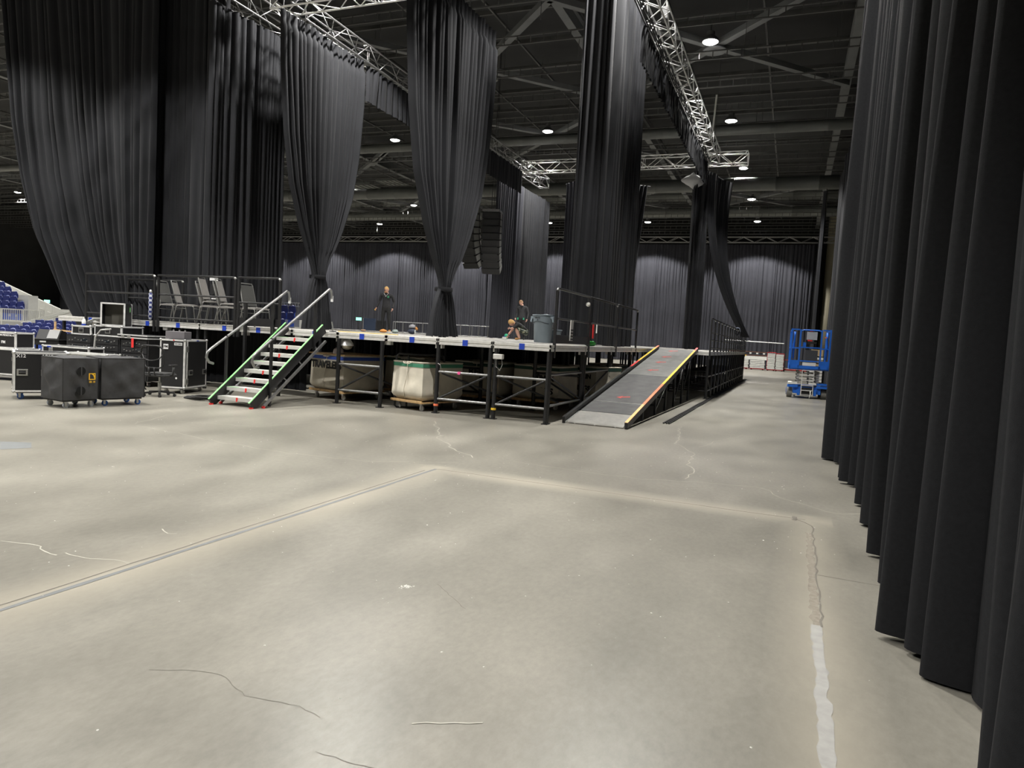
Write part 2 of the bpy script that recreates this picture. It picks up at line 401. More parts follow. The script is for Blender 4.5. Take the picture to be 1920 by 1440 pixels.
# near right wall of drape, three lengths meeting edge to edge
def wobble(a, b, seed):
    def f(u, v, W):
        return u*W, .06*sin(u*W*1.3+seed)+(.05*(1-v)*sin(u*W*3.1+seed)), 1+.45*(1-v)*sin(u*17+seed), 0
    return f
drape('stage_drape', 'heavy black drape closest at right edge, its scalloped hem lowest', (.95, .6), (.95, 5.55), .03, 10, 15, .24, 40, 11, wobble(0, 0, 1), drape_near, .015, -1, cols=12)
drape('stage_drape', 'black drape hanging second along the right-hand drape wall', (.93, 5.5), (.93, 8.6), .03, 10, 12, .17, 40, 12, wobble(0, 0, 2), drape_near, .015, -1, cols=10)
drape('stage_drape', 'black drape ending near the floor shadow, third along right wall', (.93, 8.55), (.93, 14.15), .03, 10, 22, .16, 36, 13, wobble(0, 0, 3), drape_near, .015, -1)
drape('stage_drape', 'set back dark drape beyond the near right wall by the lift', (1.75, 14.6), (1.62, 36.6), .03, 10, 70, .15, 24, 14, wobble(0, 0, 4), drape_black, .02, -1)
def kick(u, v, W):
    return u*W, .35*max(0, .16-v)*6*max(0, 1-u*8) if u < .125 else 0, 1, 0
drape('stage_drape', 'narrow dark drape hanging end-on before the beige column', (1.05, 41.0), (1.35, 50.0), .03, 10.3, 22, .2, 10, 15, None, drape_black, .02, -1)
# back drape of the hall
xs = [-96, -80, -66, -54, -42, -31, -19.5, -8.5, 1.25]
bk = ['far left end', 'left end behind the bleachers', 'behind the big left drapes', 'behind the left platform', 'behind the first tied drape', 'behind the standing person at left', 'behind the hanging loudspeakers', 'behind the ramp top']
for i in range(8):
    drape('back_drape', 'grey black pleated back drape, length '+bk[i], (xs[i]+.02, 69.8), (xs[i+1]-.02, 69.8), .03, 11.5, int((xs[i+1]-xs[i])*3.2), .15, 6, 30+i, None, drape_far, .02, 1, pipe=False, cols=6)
drape('stage_drape', 'loose black drape hanging slightly open beside the beige column', (1.3, 69.3), (1.95, 68.9), .03, 11.5, 6, .3, 8, 41, None, drape_black, .05, 1, pipe=False)
drape('side_drape', 'unlit black drape behind the bleachers at far left', (-92, 66), (-62, 66), .1, 13.2, 44, .3, 6, 42, None, drape_black, .05, 1, pipe=False)
# big left drapes
def sweep1(u, v, W):
    z = 11.2*v
    XL = [(0, 5.6), (1.0, 4.4), (2.06, 3.4), (3.9, 1.85), (5.5, 1.15), (7.3, .62), (11.2, -.05)]
    for (za, a), (zb, b) in zip(XL, XL[1:]):
        if za <= z <= zb: xl = a+(b-a)*(z-za)/(zb-za); break
    else: xl = 0
    k = (W-xl)/W
    return xl+(W-xl)*u, .5*(1-v)*(1-u)*sin(u*9), min(2.2, 1/k)*(1 if u < .4 else .8), 0
drape('stage_drape', 'huge black drape at left with its outer edge swept inward', (-22.95, 14.6), (-16.66, 14.6), .02, 11.2, 23, .19, 36, 51, sweep1, drape_black, 0, 1)
drape('stage_drape', 'dark unlit drape panel between swept drape and spotlit panel', (-17.5, 15.2), (-14.75, 15.2), .02, 11.2, 11, .14, 20, 52, None, drape_black, 0, 1)
drape('stage_drape', 'drape panel half lit from above, behind the stacked chairs', (-14.85, 14.6), (-14.62, 17.3), .02, 10, 17, .15, 24, 53, None, drape_black, .02, 1, ties=10)
# tied drapes
def tied(ztie, wtie, flare, cshift, tshift=0, H=10.0, z0=1.56, pw=.42):
    def f(u, v, W):
        z = z0+(H-z0)*v; vt = (ztie-z0)/(H-z0)
        if v >= vt:
            s = (v-vt)/(1-vt); c = cshift*(1-s); T = [(0, wtie), (.04, wtie+.05), (.1, .29), (.2, .49), (.36, .73), (.55, .87), (.8, .97), (1.01, 1)]
            for (sa, ka), (sb, kb) in zip(T, T[1:]):
                if sa <= s < sb: k = ka+(kb-ka)*(s-sa)/(sb-sa); break
        else:
            s = (vt-v)/vt; k = wtie+(flare-wtie)*(s**.6); c = cshift
        g = max(.12, k**.8)*(1+.5*(k < .99 and k > .3))
        return W*(.5+(u-.5)*k+c), (1-k)*(.10*abs(sin(pi*6.5*u+.3))**.8+.05*sin(u*9)), g, 0
    return f
def tieband(t, p, r, label=None):
    MB().lathe([(r*.96, -.05), (r, -.03), (r, .03), (r*.96, .05)], 12).build('tie_band', drape_near, t, smooth=50, loc=Vector(p)-Vector(t.location))
t = drape('tied_drape', 'black drape gathered and tied to a point above stair top', (-13.3, 15.45), (-13.3, 19.2), 1.56, 10, 19, .15, 60, 61, tied(3.1, .13, .34, .03), drape_black, .02, 1, pipe='alu', ties=14)
tieband(t, (-13.25, 17.42, 3.1), .24)
t = drape('tied_drape', 'dark drape tied low in the middle of the stage', (-8.4, 13.7), (-8.36, 18.25), 1.56, 10, 24, .13, 60, 62, tied(2.75, .09, .33, .02), drape_black, .02, 1, ties=12)
tieband(t, (-8.3, 16.0, 2.75), .23)
# tall drape on the right truss and its dark neighbour
drape('stage_drape', 'tall drape panel lit along its right edge on right truss', (-4.85, 18.2), (-4.8, 21.4), 1.56, 11.05, 13, .17, 24, 71, None, drape_black, .02, 1)
drape('stage_drape', 'tall unlit black drape edge left of the lit panel', (-5.6, 17.95), (-4.82, 18.15), 1.56, 11.05, 5, .15, 16, 72, None, drape_black, .02, 1)
def swl(u, v, W):
    k = .55+.45*v
    return W*(1-k)*-.35+u*W*k, .3*(1-v)*sin(u*8), 1/k, 0
drape('stage_drape', 'dark drape pulled aside behind the tall panel', (-8.7, 35.6), (-7.5, 36.4), 1.56, 9.7, 9, .22, 20, 73, swl, drape_black, .02, 1)
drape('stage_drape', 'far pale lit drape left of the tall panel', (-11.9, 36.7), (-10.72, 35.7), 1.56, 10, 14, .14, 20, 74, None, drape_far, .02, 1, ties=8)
drape('stage_drape', 'far black drape between the pale one and tall panel', (-10.7, 35.75), (-9.3, 36.6), 1.56, 10, 9, .25, 20, 75, swl, drape_black, .02, 1, ties=8)
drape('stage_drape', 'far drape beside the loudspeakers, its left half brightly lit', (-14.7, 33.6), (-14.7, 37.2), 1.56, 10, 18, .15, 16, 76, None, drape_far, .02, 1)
drape('stage_drape', 'far darker drape hanging right of the lit loudspeaker drape', (-14.7, 37.2), (-14.6, 41.4), 1.56, 10, 20, .15, 16, 77, None, drape_black, .02, 1)
# swept drape at the far end of the right truss: down to the rail
def swept(u, v, W):
    s = (1-v)
    return W*u*(1-.88*s)+W*1.0*s**2.4+.2*s, .1*sin(u*9)+1.15*s**2.6, 1+.5*s, 0
t = drape('swept_drape', 'black drape pulled out sideways down to the right rail', (-4.3, 34.5), (-3.55, 37.3), 2.3, 9.9, 11, .16, 40, 81, swept, drape_black, 0, 1)
drape('stage_drape', 'black drape bundle hanging straight beside the swept drape', (-4.95, 34.3), (-4.2, 34.6), 1.56, 9.9, 5, .28, 20, 82, None, drape_black, .02, 1, pipe=False)
# ------------------------------------------------------------------ trusses
def truss(name, label, p0, p1, bay=.62, wd=.52, m=None, stuff=False, group=None, z=None):
    a, b = Vector(p0), Vector(p1); L = (b-a).length; rz = math.atan2(b.y-a.y, b.x-a.x)
    t = thing(name, label, 'truss', a, rz, group); m = m or alu; h = wd/2
    ch = MB().tube([(0, 0, 0), (L, 0, 0)], .026, 8).build('chord', m, t, smooth=50, loc=(0, -h, 0))
    for y, z_ in ((h, 0), (-h, wd), (h, wd)): inst(ch, t, (0, y, z_))
    n = max(2, int(L/bay)); bw = L/n
    diag_s = MB().tube([(0, 0, 0), (bw, 0, wd)], .015, 6); diag_s2 = MB().tube([(0, 0, wd), (bw, 0, 0)], .015, 6)
    diag_t = MB().tube([(0, -h, 0), (bw, h, 0)], .015, 6); diag_t2 = MB().tube([(0, h, 0), (bw, -h, 0)], .015, 6)
    post = MB().tube([(0, -h, 0), (0, h, 0), (0, h, wd), (0, -h, wd)], .018, 6, closed=True)
    if stuff:
        k = MB()
        for i in range(n):
            for y in (-h, h): k.tube([(i*bw, y, wd*(i % 2)), (i*bw+bw, y, wd*(1-i % 2))], .02, 4)
        o = k.build('lacing', m, t); o['kind'] = 'stuff'
        return t
    S1, S2, T1, T2 = [x.build('brace', m, t, smooth='all') for x in (diag_s, diag_s2, diag_t, diag_t2)]
    for o, l in ((S1, (0, -h, 0)), (S2, (bw, -h, 0)), (T1, (0, 0, 0)), (T2, (bw, 0, 0))): o.location = l
    inst(S1, t, (0, h, 0)); inst(S2, t, (bw, h, 0)); inst(T1, t, (0, 0, wd)); inst(T2, t, (bw, 0, wd))
    for i in range(2, n):
        s, tt = (S1, T1) if i % 2 == 0 else (S2, T2)
        for y in (-h, h): inst(s, t, (i*bw, y, 0))
        for z_ in (0, wd): inst(tt, t, (i*bw, 0, z_))
    e = post.build('end_frame', m, t, smooth='all')
    inst(e, t, (L, 0, 0))
    k = 3.05
    while k < L-1: inst(e, t, (k, 0, 0)); inst(e, t, (k+.08, 0, 0)); k += 3.05
    return t
truss('lighting_truss', 'bright aluminium cross truss at top, above first tied drape', (-13.6, 15.7, 10.0), (-3.0, 15.6, 10.0))
truss('lighting_truss', 'dim side truss running away above the two tied drapes', (-13.3, 16.2, 10.0), (-13.5, 37.5, 10.0), m=alu_dark)
truss('lighting_truss', 'side truss over the right edge of the stage', (-3.95, 14.2, 10.0), (-3.95, 33.4, 10.0))
truss('lighting_truss', 'far cross truss, its right end sticking out past the right truss', (-13.4, 33.9, 10.0), (-2.5, 33.7, 10.0))
truss('lighting_truss', 'dark truss over the half lit drape behind the chairs', (-14.75, 9.5, 10.15), (-14.75, 18, 10.15), m=alu_dark)
truss('lighting_truss', 'long thin truss above the back drape', (-96, 69.45, 11.65), (4.0, 69.45, 11.65), bay=1.0, wd=.5, m=alu_dark, stuff=True)
# valance cloth rolled along the truss undersides
def valance(label, p0, p1, z0, z1, n, seed, m=None):
    o = drape_sheet(p0, p1, z0, z1, n, .1, 4, seed).build('valance', m or drape_black, None, smooth='all')
    return tag(o, label, 'curtain')
valance('short black border cloth hung below the dim left side truss', (-13.2, 19.4), (-13.3, 33.5), 8.85, 9.95, 50, 91, drape_black)
valance('short pleated border cloth hung below the right side truss', (-4.28, 18.7), (-4.28, 33.3), 9.0, 9.95, 56, 92, drape_black)
# cables strapped along the right truss
q = random.Random(5); cb = MB()
for s in range(4):
    pts = [(-4.2+.06*s, 15+i*.8, 9.93+.04*q.random()) for i in range(24)]
    cb.tube(pts, .018, 5)
tag(cb.build('cable_loom', black_plastic), 'black cable loom strapped along the right side truss', 'cable')
# ------------------------------------------------------------------ stage
ZD = 1.54; SX = -4.28; SY = 12.8; MW = 1.22
def edge_prof(h=.125):   # grooved aluminium deck edge, in (depth, z)
    return [(0, -h), (.0, -h+.045), (.012, -h+.05), (.012, -h+.065), (0, -h+.07), (0, -.004), (.004, 0), (.03, 0), (.03, -h)]
def edge_bar(a, b, zt, h=.125):  # outward face on the right of a->b
    a, b = Vector(a), Vector(b); d = (b-a).normalized(); L = (b-a).length; inw = Vector((-d.y, d.x))
    M = Matrix(((inw.x, d.x, 0, a.x), (inw.y, d.y, 0, a.y), (0, 0, 1, zt), (0, 0, 0, 1)))
    return MB().prism(edge_prof(h), 0, L, M)
GAP = .006
def deck(name, label, x0, x1, y0, y1, zt=ZD, tapes=(), group=None, legs=(), edges='s', clamp=(), sm=None):
    t = thing(name, label, 'stage deck', (x0, y0, zt), 0, group); w_, d_ = x1-x0, y1-y0; g = GAP
    MB().box((w_/2, d_/2, -.012), (w_-2*g-.05, d_-2*g-.05, .02)).build('deck_top', ply_deck, t)
    P = [(g, g), (w_-g, g), (w_-g, d_-g), (g, d_-g)]
    for i, s in enumerate('senw'):
        edge_bar(P[i], P[(i+1) % 4], 0).build('edge_rail', alu_mill, t)
    for x in tapes:
        MB().box((x, g-.004, -.0625), (.115, .006, .118)).build('tape', blue_tape, t)
    for x, y in legs:
        MB().tube([(x, y, -zt), (x, y, -.125)], .044, 10).build('leg', black_metal, t, smooth=50)
    for x, y in clamp:
        MB().box((x, y, -.165), (.15, .12, .075)).box((x+.05, y-.062, -.165), (.012, .006, .05)).build('leg_clamp', alu_mill, t)
    return t
fl_ = ['nearest the ramp, under the grey bins', 'second from the front right corner', 'in the middle above the white hamper', 'fourth from the right corner, by the standing person', 'beside the stair top']
for k in range(5):
    x1 = SX-MW*k
    deck('stage_deck', 'front row stage deck module '+fl_[k], x1-MW, x1, SY, SY+2.44, tapes=(.62,), clamp=((.0, .12),) if k < 4 else ((.12, .12),))
deck('stage_deck', 'front stage deck at the head of the stairs', SX-MW*5-.36, SX-MW*5, SY, SY+2.44)
# leg frames under the front edge
def leg_frame(label, x0, x1, y, cat='stage support', ztop=ZD-.13, rails=(.86, .30), diag=1, tapes=(), rz=0, brace2=True, group=None):
    L = x1-x0
    t = thing('leg_frame', label, cat, (x0, y, 0), rz, group)
    for x in (0, L):
        l = MB().tube([(x, 0, 0.012), (x, 0, ztop)], .043, 12).build('leg', black_metal, t, smooth=50)
        MB().box((x, 0, .008), (.13, .13, .014)).build('foot_plate', black_metal, l)
        MB().lathe([(.047, .78), (.047, .80)], 12, (x, 0, 0)).lathe([(.046, 1.10), (.046, 1.115)], 12, (x, 0, 0)).build('collar', black_metal, l)
    for z in rails: MB().tube([(0, 0, z), (L, 0, z)], .026, 8).build('rail', steel_grey if group is None else black_metal, t, smooth=50)
    a, b = ((.07, 0, rails[1]+.02), (L-.07, 0, rails[0]-.03)) if diag > 0 else ((L-.07, 0, rails[1]+.02), (.07, 0, rails[0]-.03))
    MB().tube([a, b], .022, 8).build('diagonal_brace', black_metal, t, smooth=50)
    if brace2: MB().tube([(a[0], .8, .32), (b[0], .55, .80)][::-1] if diag < 0 else [(b[0], 1.0, .35), (a[0], .06, .83)], .02, 8).build('back_brace', black_metal, t, smooth=50)
    for x, z, m in tapes: MB().lathe([(.048, z-.02), (.05, z-.015), (.05, z+.02), (.048, z+.025)], 12, (x, 0, 0)).build('tape_band', m, t, smooth=50)
    return t
t = leg_frame('braced leg frame at the front right corner of the stage', SX-MW+.07, SX-.05, SY+.06, tapes=((0, .20, yellow_tape),))
MB().tube([(.02, -.05, 1.24), (.03, -.06, 1.05), (.12, -.06, .98), (.16, -.05, 1.1), (.14, -.05, 1.22)], .008, 5).build('loose_strap', zinc, t)
MB().box((.06, -.03, 1.25), (.2, .1, .1)).build('clamp_block', alu_mill, t, bevel=.01)
t = leg_frame('braced leg frame behind the pink taped rail, right of white hamper', SX-2*MW+.0, SX-MW-.055, SY+.06, tapes=((0, .17, orange_tape),))
MB().box((.5, -.0, .86), (.06, .06, .058)).build('tape', pink_tape, t)
MB().tube([(.03, -.05, 1.03), (.09, -.06, 1.0), (.11, -.06, .93)], .008, 5).build('loose_strap', zinc, t)
t = leg_frame('braced leg frame in front of the blue striped hamper', SX-4*MW+.05, SX-3*MW-.08, SY+.0)
def post(label, x, y, ztop=ZD-.125, tapes=()):
    t = thing('deck_leg', label, 'stage leg', (x, y, 0))
    MB().tube([(0, 0, .012), (0, 0, ztop)], .043, 12).build('tube', black_metal, t, smooth=50)
    MB().box((0, 0, .006), (.13, .13, .012)).build('foot_plate', black_metal, t)
    MB().lathe([(.047, .8), (.05, .81), (.05, .85), (.047, .86)], 12).build('collar', black_metal, t, smooth=50)
    for z, m in tapes: MB().lathe([(.048, z-.03), (.05, z+.03)], 12).build('tape_band', m, t)
teal = mat('teal_marked_tape', (.05, .16, .16), .5)
# pair of hung rails beside the white hamper
t = thing('spare_guard_rail', 'black guard rail standing on end beside white hamper', 'rail', (SX-3*MW+.1, SY+.3, 0))
MB().tube([(0, 0, .05), (0, 0, 1.1), (.05, 0, 1.16), (.85, .5, 1.16), (.88, .5, 1.1), (.88, .5, .05), (.8, .5, .015), (.05, 0, .015)], .024, 8, closed=True).build('frame', black_metal, t, smooth='all')
MB().tube([(.22, .12, .02), (.22, .12, 1.15)], .022, 8).build('upright', black_metal, t, smooth=50)
# second row of frames deeper under the stage
sec = []
for k, y in ((0, 15.2), (2, 15.2), (4, 15.2), (1, 17.7), (3, 17.7), (0, 17.7)):
    t = leg_frame('dark braced leg frame in shadow under stage, %s row, %s bay from ramp side' % ('second' if y < 16 else 'third', ['first', 'second', 'third', 'fourth', 'fifth'][k]), SX-MW*(k+1)+.06, SX-MW*k-.06, y, diag=1 if k % 2 else -1, group='hidden leg frames under stage', brace2=False)
# frames along the right side of the stage, beside the ramp
for i in range(4):
    y0 = SY+.16+2.44*i
    lab = ['first', 'second', 'third', 'fourth'][i]
    t = leg_frame('leg frame %s from the corner along the ramp side' % lab, 0, 2.3, 0, rz=pi/2, diag=-1 if i % 2 == 0 else 1, rails=(.95, .34), brace2=False)
    t.location = (SX-.06, y0, 0)
for i in range(1, 12):
    deck('stage_deck', 'right edge stage deck module, %s behind the front row' % ['', 'first', 'second', 'third', 'fourth', 'fifth', 'sixth', 'seventh', 'eighth', 'ninth', 'tenth', 'eleventh'][i], SX-MW, SX, SY+2.44*i, SY+2.44*(i+1), legs=((1.12, .1),) if i > 3 else (), clamp=((1.12, .1),))
r0 = None
ORD = 'zeroth first second third fourth fifth sixth seventh eighth ninth tenth eleventh twelfth thirteenth fourteenth fifteenth sixteenth seventeenth eighteenth nineteenth'.split()
for i in range(1, 12):
    for k in range(1, 9 if i < 10 else 19):
        x = SX-MW*(k+1); y = SY+2.44*i
        lab = 'inner stage deck module, %s row back, %s from the right edge' % (ORD[i], ORD[k])
        if r0 is None: r0 = deck('stage_deck', lab, x, x+MW, y, y+2.44, group='inner stage deck modules', legs=((.1, .1),))
        else: dup(r0, (x, y, ZD), None, lab)
# ------------------------------------------------------------------ guard rails
def guard_rail(label, L, loc, rz, z0=0.0, h=1.1, mids=(.62,), toe=True, hook='r', low=None, m=None, group=None, post_down=.25):
    t = thing('guard_rail', label, 'railing', loc, rz, group); m = m or black_metal
    MB().bar((.0, 0, -post_down), (.0, 0, h-.04), .05, .05).build('post', m, t)
    MB().bar((L, 0, -post_down), (L, 0, h-.04), .05, .05).build('post', m, t)
    pts = [(-.02, 0, h), (L-.06, 0, h), (L-.015, 0, h-.02), (L, 0, h-.07)] if hook == 'r' else [(0, 0, h-.07), (.015, 0, h-.02), (.06, 0, h), (L+.02, 0, h)]
    MB().tube(pts, .025, 8).build('top_rail', m, t, smooth='all')
    for z in mids: MB().tube([(0, 0, z), (L, 0, z)], .02, 8).build('mid_rail', m, t, smooth=50)
    if toe: MB().box((L/2, 0, .12), (L, .025, .17)).build('toe_board', m, t)
    MB().tube([(L-.035, 0, h-.008), (L-.012, 0, h-.022), (L-.001, 0, h-.06)] if hook == 'r' else [(.035, 0, h-.008), (.012, 0, h-.022), (.001, 0, h-.06)], .028, 8).build('bend_sleeve', zinc, t, smooth='all')
    return t
# left platform
PX = -10.70
for i in range(3):
    deck('platform_deck', 'left platform deck module '+['under the right-hand chair, beside the stairs', 'under the middle chairs', 'behind the black amplifier racks'][i], PX-2.44*(i+1), PX-2.44*i, SY+.08, SY+1.30, tapes=(.75, 1.75) if i < 2 else (1.2,), legs=((.1, .1), (2.3, .1)), clamp=((1.3, .1),))
    deck('platform_deck', 'rear platform deck module '+['by the first tied drape', 'under the chair stacks', 'at the swept drape'][i], PX-2.44*(i+1), PX-2.44*i, SY+1.31, SY+1.75)
guard_rail('platform guard rail behind the amplifier racks, left section', 2.36, (-16.93, SY+.05, ZD), 0, h=1.12, mids=(.66, .12), toe=False)
guard_rail('platform guard rail in front of the light chairs, middle section', 2.4, (-14.45, SY+.05, ZD), 0, h=1.12, mids=(.66, .10), toe=False)
t = guard_rail('short guard rail with toe board beside the stair top', 1.18, (-11.95, SY+.05, ZD), 0, h=1.12, mids=(.55,), toe=True)
for x in (.25, 1.03): MB().bar((x, -.04, -.9), (x, -.04, .55), .06, .06).build('support_post', black_metal, t)
guard_rail('rear platform guard rail casting shadows on swept drape', 2.0, (-17.2, SY+1.5, ZD), 0.0, h=1.1, mids=(.6,), toe=False)
wr = bpy.data.materials.new('blue_white_wrap'); wr.use_nodes = True
_n = wr.node_tree; _c = _n.nodes.new('ShaderNodeTexChecker'); _c.inputs['Scale'].default_value = 18; _c.inputs['Color1'].default_value = (.5, .52, .58, 1); _c.inputs['Color2'].default_value = (.02, .03, .16, 1)
_t = _n.nodes.new('ShaderNodeTexCoord'); _n.links.new(_t.outputs['Object'], _c.inputs['Vector']); _n.links.new(_c.outputs['Color'], _n.nodes['Principled BSDF'].inputs['Base Color'])
t = thing('wrapped_roll', 'tall blue and white patterned roll against the rail post', 'roll', (-14.62, SY-.02, ZD+.03))
MB().lathe([(.03, 0), (.045, .02), (.045, .62), (.03, .66)], 14).build('roll', wr, t, smooth=40)
MB().lathe([(.03, .66), (.04, .69), (.02, .73)], 12).build('end_cap', zinc, t, smooth=40)
# stage right side rails beside the ramp
labs = ['at the front corner beside the grey bins', 'with red tag, second from the corner', 'third from the corner, ending beside the ramp']
for i, (y0, L) in enumerate(((SY+.25, 2.4), (SY+2.72, 2.6), (SY+5.4, 2.5))):
    t = guard_rail('tall side guard rail '+labs[i], L, (SX-.02, y0, ZD), pi/2, h=1.1, mids=(.52,), toe=(i == 0), hook='l' if i == 0 else 'r')
# landing on the right past the ramp
LX0, LX1, LY = SX+.01, -2.44, 23.55
nl = 15; ordn = ['nearest', 'second', 'third', 'fourth', 'fifth', 'sixth', 'seventh', 'eighth', 'ninth', 'tenth', 'eleventh', 'twelfth', 'thirteenth', 'fourteenth', 'farthest']
rust = mat('rusty_edge_steel', (.16, .07, .04), .6, .3)
for i in range(nl):
    y = LY+MW*i
    deck('landing_deck', 'side landing deck module, %s of the row past the ramp' % ordn[i], LX0, LX1, y, y+MW)
    t = guard_rail('side landing guard rail, %s of the row past the ramp' % ordn[i], 1.16, (LX1-.03, y+.03, ZD), pi/2, h=1.07, mids=(.62, .38, .12), toe=False)
    t = leg_frame('side landing leg frame, %s of the row past the ramp' % ordn[i], 0, 1.1, 0, rz=pi/2, rails=(.72, .25), diag=1 if i % 2 else -1, brace2=False)
    t.location = (LX1-.07, y+.07, 0)
    MB().tube([(0, 0, .72), (0, 1.6, .72)], .02, 6).build('cross_rail', black_metal, t); MB().tube([(0, 0, .25), (0, 1.6, .25)], .02, 6).build('cross_rail', black_metal, t)
    MB().tube([(0, 1.6, .012), (0, 1.6, ZD-.13)], .043, 8).build('rear_leg', black_metal, t)
# cable run on the floor along the landing
t = thing('cable_run', 'flat black cable run on floor along the ramp and landing', 'cable', (-2.36, 15.0, 0))
q = random.Random(3)
for s in range(3):
    MB().tube([(-.05+.05*s+q.uniform(-.012, .012), i*1.0, .018) for i in range(28)], .016, 5).build('cable', rubber, t)
# ------------------------------------------------------------------ ramp
RX0, RX1, RY0, RY1 = -4.12, -2.86, 13.4, 23.5
rz_ = lambda y: .03+(ZD-.03)*(y-RY0)/(RY1-RY0)
rp = thing('access_ramp', 'long grey access ramp with orange and yellow taped kerbs', 'ramp', (0, 0, 0))
grit = mat('grey_grit_surface', (.17, .17, .165), .8, var=.2, scale=4, bump=.3, bscale=250)
grit2 = mat('dark_grit_surface', (.10, .10, .10), .8, var=.2, scale=4, bump=.3, bscale=250)
ys = [14.36, 15.35, 18.75, 21.2, 23.5]
for i in range(4):
    a, b = ys[i]+.012, ys[i+1]-.012
    MB().bar(((RX0+RX1)/2, a, rz_(a)), ((RX0+RX1)/2, b, rz_(b)), RX1-RX0-.12, .035).build('ramp_panel', grit if i > 1 else grit2, rp)
    if i: MB().bar((RX0+.07, ys[i], rz_(ys[i])+.017), (RX1-.07, ys[i], rz_(ys[i])+.017), .02, .012).build('joint_strip', alu_mill, rp)
for i in range(24):
    y = RY0+.03+i*.0395
    MB().bar((RX0+.065, y, rz_(y)), (RX1-.065, y, rz_(y)), .022, .03).build('grating_slat', alu_mill, rp)
for x in (RX0+.03, -3.9, -3.49, -3.08, RX1-.03):
    MB().bar((x, RY0+.01, rz_(RY0)-.012), (x, 14.37, rz_(14.37)-.012), .015, .03).build('grating_rail', alu, rp)
def kerb(x, tapes):
    MB().bar((x, RY0-.02, rz_(RY0)+.035), (x, RY1, rz_(RY1)+.035), .06, .13).build('kerb', black_metal, rp)
    MB().bar((x, RY0, rz_(RY0)-.0), (x, RY1, rz_(RY1)-.10), .05, .16).build('side_beam', black_metal, rp) if False else None
    for a, b, m in tapes: MB().bar((x, a, rz_(a)+.103), (x, b, rz_(b)+.103), .062, .007).build('kerb_tape', m, rp)
lt_or = mat('pale_orange_tape', (.98, .50, .20), .5)
kerb(RX0, [(19.4, 20.4, red_tape), (20.4, 23.0, yellow_tape), (23.0, 23.5, orange_tape)])
kerb(RX1, [(RY0-.02, 15.0, lt_or), (15.0, 17.3, orange_tape), (17.3, 22.9, yellow_tape), (22.9, 23.5, red_tape)])
MB().box((RX1, RY0-.023, rz_(RY0)+.03), (.045, .006, .09)).build('kerb_end_cap', black_plastic, rp)
for y in (15.2, 16.7, 18.1, 19.5, 20.9, 22.3):
    for x in (RX0+.05, RX1-.05):
        MB().bar((x, y, 0), (x, y, rz_(y)-.04), .05, .05).build('ramp_leg', black_metal, rp)
    MB().bar((RX0+.05, y, rz_(y)*.45), (RX1-.05, y, rz_(y)*.45), .035, .035).build('cross_bar', black_metal, rp)
for a, b in ((16.7, 18.1), (19.5, 20.9), (20.9, 22.3)):
    MB().bar((RX1-.05, a, .1), (RX1-.05, b, rz_(b)-.1), .03, .03).build('diagonal_brace', black_metal, rp)
arr_m = mat('worn_red_arrow_tape', (.50, .06, .05), .6)
for (x, y) in ((-3.56, 23.1), (-3.56, 21.89), (-3.55, 20.89), (-3.52, 19.55), (-3.5, 15.95)):
    s = .11; P = [(-1.4, -.6), (-.2, -1.1), (-.35, -.62), (1.3, -.1), (1.2, .35), (-.45, -.12), (-.3, .4)]
    m = MB()
    vs = []
    for dz in (.018, .0215): vs += [(x+a*s, y+b*s*1.6, rz_(y+b*s*1.6)+dz) for a, b in P]
    n = len(P)
    m.add(vs, [tuple(range(n)), tuple(range(n, 2*n))]+[(i, (i+1) % n, (i+1) % n+n, i+n) for i in range(n)])
    m.build('arrow_mark', arr_m, rp)
# ------------------------------------------------------------------ stairs
st = thing('stage_stairs', 'aluminium stage stairs with green taped stringers and red marked treads', 'stairs', (-10.5, 10.62, 0))
W_ = 1.04; RISE = 1.54/9; RUN = 2.12/9
for k in range(1, 9):
    z = RISE*k; y = RUN*k+.02
    tr = MB().box((W_/2, y, z-.012), (W_-.1, .255, .024)).build('tread', alu_mill, st)
    MB().box((W_/2, y-.128, z-.036), (W_-.1, .012, .072)).box((W_/2, y-.133, z-.03), (W_-.1, .006, .012)).build('nosing', alu_mill, tr)
    MB().box((W_/2+.02, y-.137, z-.03), (.04, .006, .055)).box((W_/2+.012, y-.137, z-.07), (.03, .006, .03)).build('number_tape', red_tape, tr)
    if k in (2, 3, 5, 8): MB().box((W_*.2, y-.125, z+.002), (W_*.28, .02, .004)).build('edge_tape', green_tape, tr)
for x in (.025, W_-.025):
    s_ = MB().bar((x, -.02, .03), (x, 2.14, 1.60), .045, .19).build('stringer', black_metal, st)
    MB().bar((x, -.02-.06, .03+.083), (x, 2.14-.06, 1.60+.083), .034, .012).build('glow_tape', green_tape, s_)
    MB().bar((x, -.045, .014), (x, .02, .014), .05, .028).build('red_foot', red_tape, s_)
    u_ = MB().bar((x+(.07 if x > .5 else -.0), .25, .04), (x+(.07 if x > .5 else 0), 2.12, 1.33), .045, .045).build('strut', alu_dark, st)
    MB().box((x+(.07 if x > .5 else 0), .24, .02), (.05, .05, .035)).build('red_foot', red_tape, u_)
    for f in (.18, .4, .62, .85): MB().bar((x, 2.1*f, 1.56*f-.04), (x+(.05 if x > .5 else 0), 2.12*f+.1, 1.3*f-.02), .02, .02).build('link', alu_dark, u_)
